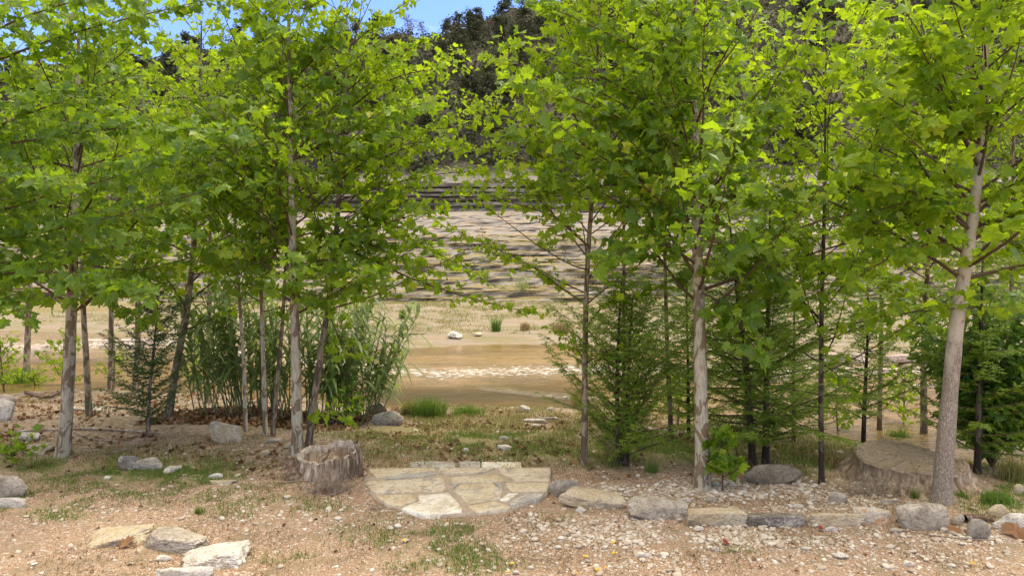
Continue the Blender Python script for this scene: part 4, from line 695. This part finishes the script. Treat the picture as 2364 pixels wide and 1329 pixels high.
def patio_mask(x, y): px, py = proj(np.stack([x, y, x * 0 + .03], -1)); return ~((px > 845) & (px < 1270) & (py > 1076) & (py < 1190) & (((px - 1060) / 215) ** 2 + ((np.maximum(py, 1085) - 1085) / 105) ** 2 < 1.05))
gd = lambda x, y: patio_mask(x, y) * np.clip((zones(x, y)[0] - .12), 0, 1) ** 1.0 * sm(.40, .58, n2(x, y, 3.2, 91, 4)) * (np.interp(x, NX, NY) - y > .3)
P = scatter(420000, -6.5, 7.5, 5.4, 11, gd); mb = MB(); blades(mb, P, rng.uniform(.015, .065, len(P)), .003, 1.3); print("grass", len(P)); tag(mb.build("short_grass", grassG, smooth=False), "short patchy green grass growing through the gravel", "grass", kind='stuff')
gd2 = lambda x, y: 1.0 * (np.interp(x, NX, NY) - y > .1) * sm(.38, .6, n2(x, y, 1.7, 95, 4)) * np.clip(.12 + zones(x, y)[0] + .9 * sm(-3, -1.5, x), 0, 1)
P = scatter(170000, -12, 11, 8.8, 18.5, gd2); mb = MB(); blades(mb, P, rng.uniform(.03, .11, len(P)), .005, 1.0); tag(mb.build("bank_grass", grassM, smooth=False), "olive and straw coloured grass on the river bank", "grass", kind='stuff')
P = scatter(300000, -36, 36, 28, 47.5, lambda x, y: (y - np.interp(x, FX, FY) > 2.5) * sm(.42, .60, n2(x * .7, y, 1.3, 97, 5)) * sm(.36, .56, n2(x * .5, y, .3, 98, 3)) * .9); mb = MB(); blades(mb, P, .03 + rng.exponential(.06, len(P)), .013, 1.5); tag(mb.build("far_shore_grass", grassM, smooth=False), "thin dry grass on the far shore", "grass", kind='stuff')
def tuft(px, py, w_, hpx, mat, label, n=400, grp="grass tufts by the river"):
    b = gp(px, py); D = b[1]; hw = w_ / 2 / F * D; hh = hpx / F * D; x = b[0] + np.clip(rng.normal(0, .4, n), -.8, .8) * hw; y = b[1] + np.clip(rng.normal(0, .3, n), -.6, .6) * hw; m_ = MB(); P = np.stack([x, y, terr(x, y)], 1); h = rng.uniform(.45, 1.0, n) * hh; az = np.arctan2(y - b[1], x - b[0])
    blades(m_, P, h, max(.004, .0009 * D / 2.2), .7); tag(m_.build("grass_tuft", mat, org=b, smooth=False), label, "grass tuft", grp)
tuft(990, 965, 90, 62, grassG, "tallest green grass tuft on the near river bank", 700); tuft(945, 960, 50, 48, grassM, "brownish grass tuft right of the bank rocks", 350); tuft(1080, 960, 90, 34, grassG, "low spreading green tuft at the water's edge", 450)
tuft(1145, 765, 24, 46, grassG, "upright green rush tuft on the far shore", 160); tuft(930, 735, 20, 30, grassG, "rush tuft at the left of the far shore gap", 120); tuft(1212, 762, 26, 26, dryM, "brown dry tuft on the far shore", 160); tuft(1300, 765, 60, 34, dryM, "pale dry grass clump on the far shore near the slim trunk", 300)
tuft(2075, 1025, 60, 48, grassG, "bright green waterside tuft behind the huge stump", 350); tuft(2340, 1110, 80, 70, grassM, "tall loose weeds at the right edge", 300); tuft(2300, 1160, 80, 36, grassG, "green weeds right of the huge stump", 500); tuft(1335, 940, 50, 90, dryM, "tall pale dry stalks behind the slim dark trunk", 120); tuft(1412, 1075, 40, 90, grassM, "long grass at the foot of the cypress bush", 160)
tuft(40, 895, 110, 60, grassG, "green grass beside the water at the left edge", 500); tuft(2210, 1150, 60, 24, grassG, "low bright weeds at the foot of the leaning sycamore", 300); tuft(2110, 1150, 22, 30, grassG, "thin weed in front of the huge stump", 60); tuft(1505, 1090, 40, 30, grassG, "short green weed behind the pebble bed", 120); tuft(2095, 1185, 30, 26, grassG, "weed between the rust stained stone and the big boulder", 150); tuft(460, 1185, 26, 22, grassG, "small upright weed on the gravel left", 60)
PEBM = []
def pebm():
    m = M("pebble_stone", .85, .25); oi = m.n("ObjectInfo"); g = m.n("NewGeometry"); rn = m.math('FRACT', m.math('ADD', oi.outputs['Random'], g.outputs['Random Per Island'])); co = m.co()
    c = m.ramp(rn, [(0, (.34, .26, .18)), (.3, (.46, .38, .28)), (.6, (.56, .49, .395)), (.85, (.68, .62, .53)), (1, (.40, .29, .19))]); c = m.mix(m.ramp(m.noise(co, 30, 4, .65), [(.45, .4), (.6, 0)]), c, (.28, .23, .18)); m.col(c); m.bump(m.noise(co, 60, 3), .4, .004); return m.m
pm = pebm(); gm = pm
PR = [(1620, 1240, 400, 34, 1.), (1500, 1290, 420, 60, .3), (1650, 1130, 360, 22, .9), (1900, 1150, 160, 30, .7), (2150, 1290, 260, 50, .35), (1420, 1210, 200, 24, .8), (1230, 1180, 60, 30, .7), (2230, 1240, 160, 20, .6), (800, 1200, 400, 60, .16), (300, 1180, 400, 90, .06)]
def pden(x, y):
    px, py = proj(np.stack([x, y, x * 0], -1)); g = np.full(x.shape, .03)
    for cx, cy, rx, ry, k in PR: g = np.maximum(g, k * np.exp(-(((px - cx) / rx) ** 2 + ((py - cy) / ry) ** 2)))
    return g * patio_mask(x, y) * sm(.25, .55, n2(x, y, 2.5, 44, 3))
P = scatter(100000, -5.5, 6.8, 5.3, 10, pden); sz = np.minimum(.008 + rng.exponential(.0075, len(P)), .042); order = np.argsort(-sz / P[:, 1]); P = P[order]; sz = sz[order]; print("pebbles", len(P))
protos = []
for k in range(8):
    V, Fc = rockverts(200 + k, False, 2, 10, .04, 7); m_ = MB(); m_.add(V * np.array([1, rng.uniform(.65, .95), rng.uniform(.4, .65)]), Fc); me = m_.mesh("pebble"); me.materials.append(pm); protos.append(me)
for i in range(300):
    o = bpy.data.objects.new("pebble", protos[i % 8]); sc.collection.objects.link(o); o.location = P[i] + np.array([0, 0, sz[i] * .3]); o.scale = [sz[i]] * 3; o.rotation_euler = (rng.normal(0, .2), rng.normal(0, .2), rng.uniform(0, 6.28))
    tag(o, "pale rounded river pebble among others by the stone edging", "pebble", "pale river pebbles on the gravel")
V, Fc = ICO[1]; Pr, sr = P[300:], sz[300:]; N = len(Pr); an = rng.uniform(0, 6.28, N); sc3 = np.stack([np.ones(N), rng.uniform(.6, 1, N), rng.uniform(.35, .65, N)], 1)
B = V[None] * sc3[:, None] * (1 + .25 * rng.normal(0, .5, (N, len(V), 1))); cs, sn = np.cos(an)[:, None], np.sin(an)[:, None]; B = np.stack([B[..., 0] * cs - B[..., 1] * sn, B[..., 0] * sn + B[..., 1] * cs, B[..., 2]], -1) * sr[:, None, None] + Pr[:, None] + np.array([0, 0, .002])
mb = MB(); mb.add(B.reshape(-1, 3), (Fc[None] + (np.arange(N) * len(V))[:, None, None]).reshape(-1, 3)); tag(mb.build("small_gravel", pm), "small pale gravel stones scattered over the ground", "gravel", kind='stuff')
def stones(N, dens, box, smin, smax, name, label):
    P = scatter(N, *box, dens); N = len(P); s_ = rng.uniform(smin, smax, N); an = rng.uniform(0, 6.28, N); B = V[None] * np.stack([np.ones(N), rng.uniform(.5, 1, N), rng.uniform(.25, .5, N)], 1)[:, None] * (1 + .15 * rng.normal(0, .7, (N, len(V), 1))); cs, sn = np.cos(an)[:, None], np.sin(an)[:, None]
    B = np.stack([B[..., 0] * cs - B[..., 1] * sn, B[..., 0] * sn + B[..., 1] * cs, B[..., 2]], -1) * s_[:, None, None] + P[:, None]; mb = MB(); mb.add(B.reshape(-1, 3), (Fc[None] + (np.arange(N) * len(V))[:, None, None]).reshape(-1, 3)); tag(mb.build(name, pm), label, "gravel", kind='stuff')
stones(9000, lambda x, y: (np.interp(x, NX, NY) - y > .1) * .25 * sm(.5, .65, n2(x, y, 1.3, 46, 3)), (-12, 11, 9.4, 18), .012, .06, "bank_gravel", "loose stones strewn over the river bank")
ld = lambda x, y: patio_mask(x, y) * (np.interp(x, NX, NY) - y > .2) * np.clip(zones(x, y)[1] * 1.0 + .03, 0, 1) * sm(.42, .62, n2(x, y, 1.5, 48, 4))
def litter(N, box, dens, s0, s1, name, label):
    P = scatter(N, *box, dens); n = len(P); az = rng.uniform(0, 6.28, n); mb = MB(); P[:, 2] += .01; put_leaves(mb, SIM, P, np.stack([np.cos(az), np.sin(az), rng.normal(0, .25, n)], 1), unit(np.array([[0, 0, 1.]]) + rng.normal(0, .35, (n, 3))), rng.uniform(s0, s1, n), .5); print(name, n); tag(mb.build(name, littM, smooth=False), label, "leaf litter", kind='stuff')
litter(26000, (-12, 11, 7.6, 18), ld, .03, .10, "leaf_litter", "brown dead leaves strewn under the trees")
litter(5000, (-6.2, -2.6, 11.2, 14.5), lambda x, y: .9 + 0 * x, .06, .14, "reed_bed_litter", "thick dark leaf litter at the foot of the reeds")
litter(1500, (-5.5, 6.5, 5.3, 9.4), lambda x, y: .5 * patio_mask(x, y), .012, .045, "scattered_dead_leaves", "scattered brown leaves on the gravel")
P = scatter(90000, -6.5, 7.5, 5.3, 10.5, lambda x, y: patio_mask(x, y) * sm(.46, .62, n2(x, y, 2.1, 61, 4)) * .8 + .03 * patio_mask(x, y)); P[:, 2] += .003
mb = MB(); blades(mb, P, rng.uniform(.01, .035, len(P)), .0035, 3.5); tag(mb.build("dry_thatch", dryM2, smooth=False), "brown dead grass bits and crumbs matted over the soil", "dead grass", kind='stuff')
for (px, py, s_, mt, lab) in [(1892, 1228, .07, redM, "red dead leaf lying on the gravel below the tan block"), (1672, 1258, .07, redM, "small dark red leaf on the pebbles"), (2330, 1238, .24, littM, "large brown dead leaf at the right edge"), (2108, 1130, .18, littM, "orange brown leaf against the huge stump"), (740, 1138, .10, littM, "rust brown leaf below the dry twig bush"), (280, 1263, .14, littM, "brown leaf beside the yellow slab"), (2195, 1232, .13, littM, "brown leaf under the big grey boulder"), (2230, 1240, .1, littM, "curled brown leaf left of the round speckled stone"), (1450, 1182, .05, redM, "tiny red leaf at the foot of the grey edging rock")]:
    b = gp(px, py); m_ = MB(); put_leaves(m_, SYC, np.array([b + [0, 0, .03]]), np.array([[.9, .3, .1]]), np.array([[0, -.5, 1.]]), np.array([s_]), .3); tag(m_.build("fallen_leaf", mt, org=b, smooth=False), lab, "leaf")
FL = [(1415, 1254, "yellow flower on the gravel, the upper of two right of centre"), (1418, 1281, "yellow flower just below another one right of centre"), (1378, 1318, "largest yellow flower at the bottom"), (1398, 1314, "yellow flower right beside the largest one"), (1329, 1327, "yellow flower cut by the bottom edge"), (1352, 1288, "single yellow flower left of the paired ones"), (932, 1250, "lone yellow flower left of the green grass patch"), (1181, 1303, "lone yellow flower right of the green grass patch"), (2246, 1302, "lone yellow flower at lower right"), (1172, 1324, "yellow flower at the bottom under the lone one"), (2004, 1186, "yellow flower on a weed beside the rust stained stone")]
for px, py, lab in FL:
    b = gp(px, py + 5); e = empty("yellow_flower", b, lab, "flower", "yellow flowers"); m_ = MB(); n = 7; a = np.arange(n) * 6.283 / n; tp = b + [0, 0, .035]; put_leaves(m_, OVAL, np.repeat(tp[None], n, 0), np.stack([np.cos(a), np.sin(a), a * 0 + .2], 1), np.repeat([[0, -.4, 1.]], n, 0), np.full(n, .024)); m_.build("petals", flowM, e, smooth=False)
    m_ = MB(); m_.tube([b, b + [.004, 0, .02], tp], .0015, 4); m_.build("stem", caneM, e)
# sticks, twig bush, driftwood
def stick(pts, r, label, mat=None, name="stick", lift=.015):
    P = [gp(*p) + np.array([0, 0, lift + r * .5]) for p in pts]; P = smoothp(P, 14); m_ = MB(); m_.tube(P, np.linspace(r, r * .5, 14), 6); tag(m_.build(name, mat or stickM, org=P[0]), label, "stick" if name == "stick" else "driftwood")
stick([(40, 1000), (200, 990), (320, 1000), (370, 1003)], .025, "long fallen branch lying across behind the mottled left trunk")
stick([(170, 998), (210, 1018), (290, 1022)], .012, "thin forked stick in front of the long fallen branch")
stick([(240, 1050), (300, 1040), (328, 1018)], .012, "pale curved stick below the small conifer"); stick([(395, 990), (430, 965), (470, 940)], .012, "slanting stick right of the conifer sapling")
stick([(765, 1148), (800, 1130), (842, 1108)], .010, "long straw coloured stick between the twig bush and the patio"); stick([(645, 1118), (690, 1113), (738, 1112)], .008, "thin stick under the dark bark slab"); stick([(2070, 1225), (2150, 1240), (2250, 1252), (2340, 1250)], .008, "long thin brown twig below the big grey boulder")
stick([(836, 968), (850, 985), (862, 1003)], .010, "pale curved stick beside the bank rocks"); stick([(1205, 1290), (1245, 1297), (1300, 1290)], .005, "short dark curved twig on the gravel right of centre"); stick([(1445, 1108), (1490, 1120), (1530, 1116)], .006, "thin brown twig on the pebble bed"); stick([(855, 1178), (875, 1176), (886, 1168)], .006, "tiny dark twig at the patio's front left")
stick([(60, 908), (110, 925), (150, 900)], .05, "dark log lying by the water at left", wdDark); stick([(890, 778), (930, 773), (985, 771)], .07, "pale driftwood log on the far shore", None, "driftwood_log"); stick([(2226, 1206), (2260, 1200), (2296, 1208)], .045, "short brown log piece behind the round speckled stone", wdDark, "log")
b = gp(755, 1140); m_ = MB(); rnd = random.Random(3)
for i in range(260):
    p = b + np.array([rnd.gauss(0, .13), rnd.gauss(.05, .07), 0]); m_.tube(curve(p, ((p[0] - b[0]) * 2 + rnd.gauss(0, .4), rnd.gauss(0, .4), 1), rnd.uniform(.12, .30), 4, rnd, 0, .3), .0018, 3, False)
tag(m_.build("dry_twig_bush", stickM, org=b), "dry leafless twig bush growing against the hollow stump", "bush")
b = gp(2060, 1150); m_ = MB()
for i in range(160):
    p = b + np.array([rnd.gauss(-.15, .2), rnd.gauss(.1, .05), 0]); p[2] = float(terr(p[0], p[1])); m_.tube(curve(p, (rnd.gauss(.1, .6), rnd.gauss(0, .3), 1), rnd.uniform(.1, .32), 4, rnd, -.4, .3), .002, 3, False)
tag(m_.build("dry_stalks", stickM, org=b), "tangle of straw coloured dry stalks in front of the huge stump", "dry plant")
# ---------------------------------------------------------------- trees on the hillside
HV = hill.data; hv = np.empty(len(HV.vertices) * 3); HV.vertices.foreach_get("co", hv); hv = hv.reshape(-1, 3); nrow = len(rows)
HG = hv.reshape(nrow, nx, 3)
def hp_(xq, kf):
    k = min(int(kf), nrow - 2); f_ = kf - k; j = int(np.clip(np.searchsorted(xs, xq), 1, nx - 1)); return HG[k, j] * (1 - f_) + HG[k + 1, j] * f_
def hillproto(kind, seed):
    rnd = random.Random(seed); hh = rnd.uniform(4.2, 6); m_t = MB(); acc = []; P = curve((0, 0, -.6), (rnd.gauss(0, .1), 0, 1), hh * .9, 7, rnd, 0, .08); m_t.tube(P, np.linspace(.17, .03, 8), 6)
    for i in range(16):
        k = rnd.randint(2, 7); az = i * 2.4; e_ = R(rnd.uniform(10, 60)); br = curve(P[k], (math.cos(az) * math.cos(e_), math.sin(az) * math.cos(e_), math.sin(e_)), rnd.uniform(1.0, 2.4) * (1.2 - k / 9), 5, rnd, .1, .15); m_t.tube(br, np.linspace(.05, .015, 6), 4, False)
        for j in range(70 if kind else 26):
            u = rnd.uniform(.25, 1.05); p = br[0] + (br[-1] - br[0]) * u + np.array([rnd.gauss(0, .33), rnd.gauss(0, .33), rnd.gauss(.05, .28)]); acc.append((*p, rnd.gauss(0, 1), rnd.gauss(0, 1), rnd.gauss(.2, .6), rnd.uniform(.14, .34)))
    m_l = MB(); flush(m_l, acc, RND if kind else OVAL, .3, jit=1.0); a = m_t.mesh("trunk"); a.materials.append(wdDark if kind else stickM); c = m_l.mesh("crown", False); c.materials.append(leafHi if kind else leafHi2); return a, c
HP = [hillproto(k, s_) for k, s_ in ((1, 1), (1, 2), (1, 3), (0, 4), (1, 5))]; rnd = random.Random(77); kf0 = len(prof)
for i in range(285):
    q_ = (i + rnd.random()) / 285; kf = kf0 + 1 + (nf - 3) * q_ ** .85; yy = 86 + 66 * ((kf - kf0) / nf); xq = rnd.uniform(-.80, .80) * yy
    if i >= 235: kf = kf0 + nf - rnd.uniform(1, 5); xq = -118 + (i - 235) * 4.7 + rnd.gauss(0, 1)
    p = hp_(xq, kf); pr = 3 if rnd.random() < .2 else rnd.choice([0, 1, 2, 4]); px, py = proj(p); e = bpy.data.objects.new("hillside_tree", None); sc.collection.objects.link(e); e.location = p; s_ = rnd.uniform(.7, 1.25); e.scale = (s_ * 1.1, s_ * 1.1, s_); e.rotation_euler = (0, 0, rnd.uniform(0, 6.28))
    tag(e, "bare greyish brushy tree on the wooded hillside" if pr == 3 else "dark rounded tree on the wooded hillside beyond the river", "tree", "bare trees on the hillside" if pr == 3 else "dark trees on the hillside")
    for nm, me in zip(("trunk", "crown"), HP[pr]): o = bpy.data.objects.new(nm, me); sc.collection.objects.link(o); o.parent = e
# undergrowth covering the hillside, and little shrubs on the far ledges
acc = []
for i in range(16000):
    kf = kf0 + .3 + (nf - 1.5) * rnd.random() ** rnd.choice([.8, .8, 2.2]); yy = 86 + 66 * ((kf - kf0) / nf); p = hp_(rnd.uniform(-.8, .8) * yy, kf); s_ = rnd.uniform(.3, .9)
    for j in range(5): acc.append((p[0] + rnd.gauss(0, .7), p[1] + rnd.gauss(0, .5), p[2] + rnd.uniform(0, 1.3), rnd.gauss(0, 1), rnd.gauss(0, 1), rnd.gauss(.4, .6), s_ * .75))
m_ = MB(); flush(m_, acc, RND, .3, jit=1.0); tag(m_.build("hillside_brush", leafHi, smooth=False), "dense grey green brush covering the hillside", "brush", kind='stuff')
def ledge_plant(px, py, hpx, lab, D, mat=leafCy):
    p = at(px, py, D); k = int(np.argmin(np.abs(hv[:, 0] - p[0]) + np.abs(hv[:, 1] - p[1]))); p[2] = hv[k, 2]; m_ = MB(); acc = []; hh = hpx / F * D; e = empty("ledge_shrub", p, lab, "shrub", "small shrubs on the far ledges"); m_b = MB()
    for i in range(14): br = curve(p, (rnd.gauss(0, .5), rnd.gauss(0, .5), 1), hh * rnd.uniform(.6, 1), 5, rnd, 0, .12); m_b.tube(br, .012, 4, False); [acc.append((*(br[rnd.randint(1, 5)] + np.array([rnd.gauss(0, .1), rnd.gauss(0, .1), rnd.gauss(0, .1)])), rnd.gauss(0, 1), rnd.gauss(0, 1), .5, .13)) for _ in range(22)]
    m_b.build("stems", stickM, e); flush(m_, acc, OVAL, .2, jit=.8); m_.build("foliage", mat, e, smooth=False)
for i, (px, py, hh, lab, D) in enumerate([(1130, 640, 60, "wispy light green shrub on the far ledges beneath the drooping branch", 52), (1205, 680, 40, "small upright shrub at the foot of the far ledges right", 47), (950, 700, 30, "low shrub at the foot of the far ledges left", 47), (1118, 660, 26, "dense bright green bush on the lower far ledge", 50), (1455, 640, 50, "grey green shrub on the far ledges behind the cypress bush", 52), (1250, 600, 30, "small shrub high on the far ledges left of the slim trunk", 56), (700, 640, 46, "shrub on the far ledges seen left behind the reeds", 53), (2060, 640, 44, "shrub on the far ledges seen at far right", 53)]): ledge_plant(px, py, hh, lab, D)
sel = hv[(Kf == 0) & (np.abs(hv[:, 0]) < 42)]; P = sel[rng.integers(0, len(sel), 60000)] + rng.normal(0, 1, (60000, 3)) * [.25, .12, 0]; P = P[n2(P[:, 0] * .4, P[:, 1] * 1.6, .8, 33, 4) > .5]; mb = MB(); blades(mb, P, rng.uniform(.05, .30, len(P)), .012, 1.0); tag(mb.build("ledge_grass", dryM, smooth=False), "straw coloured grass growing along the far rock ledges", "grass", kind='stuff')
print("leaves", NL[0], "objects", len(bpy.data.objects))
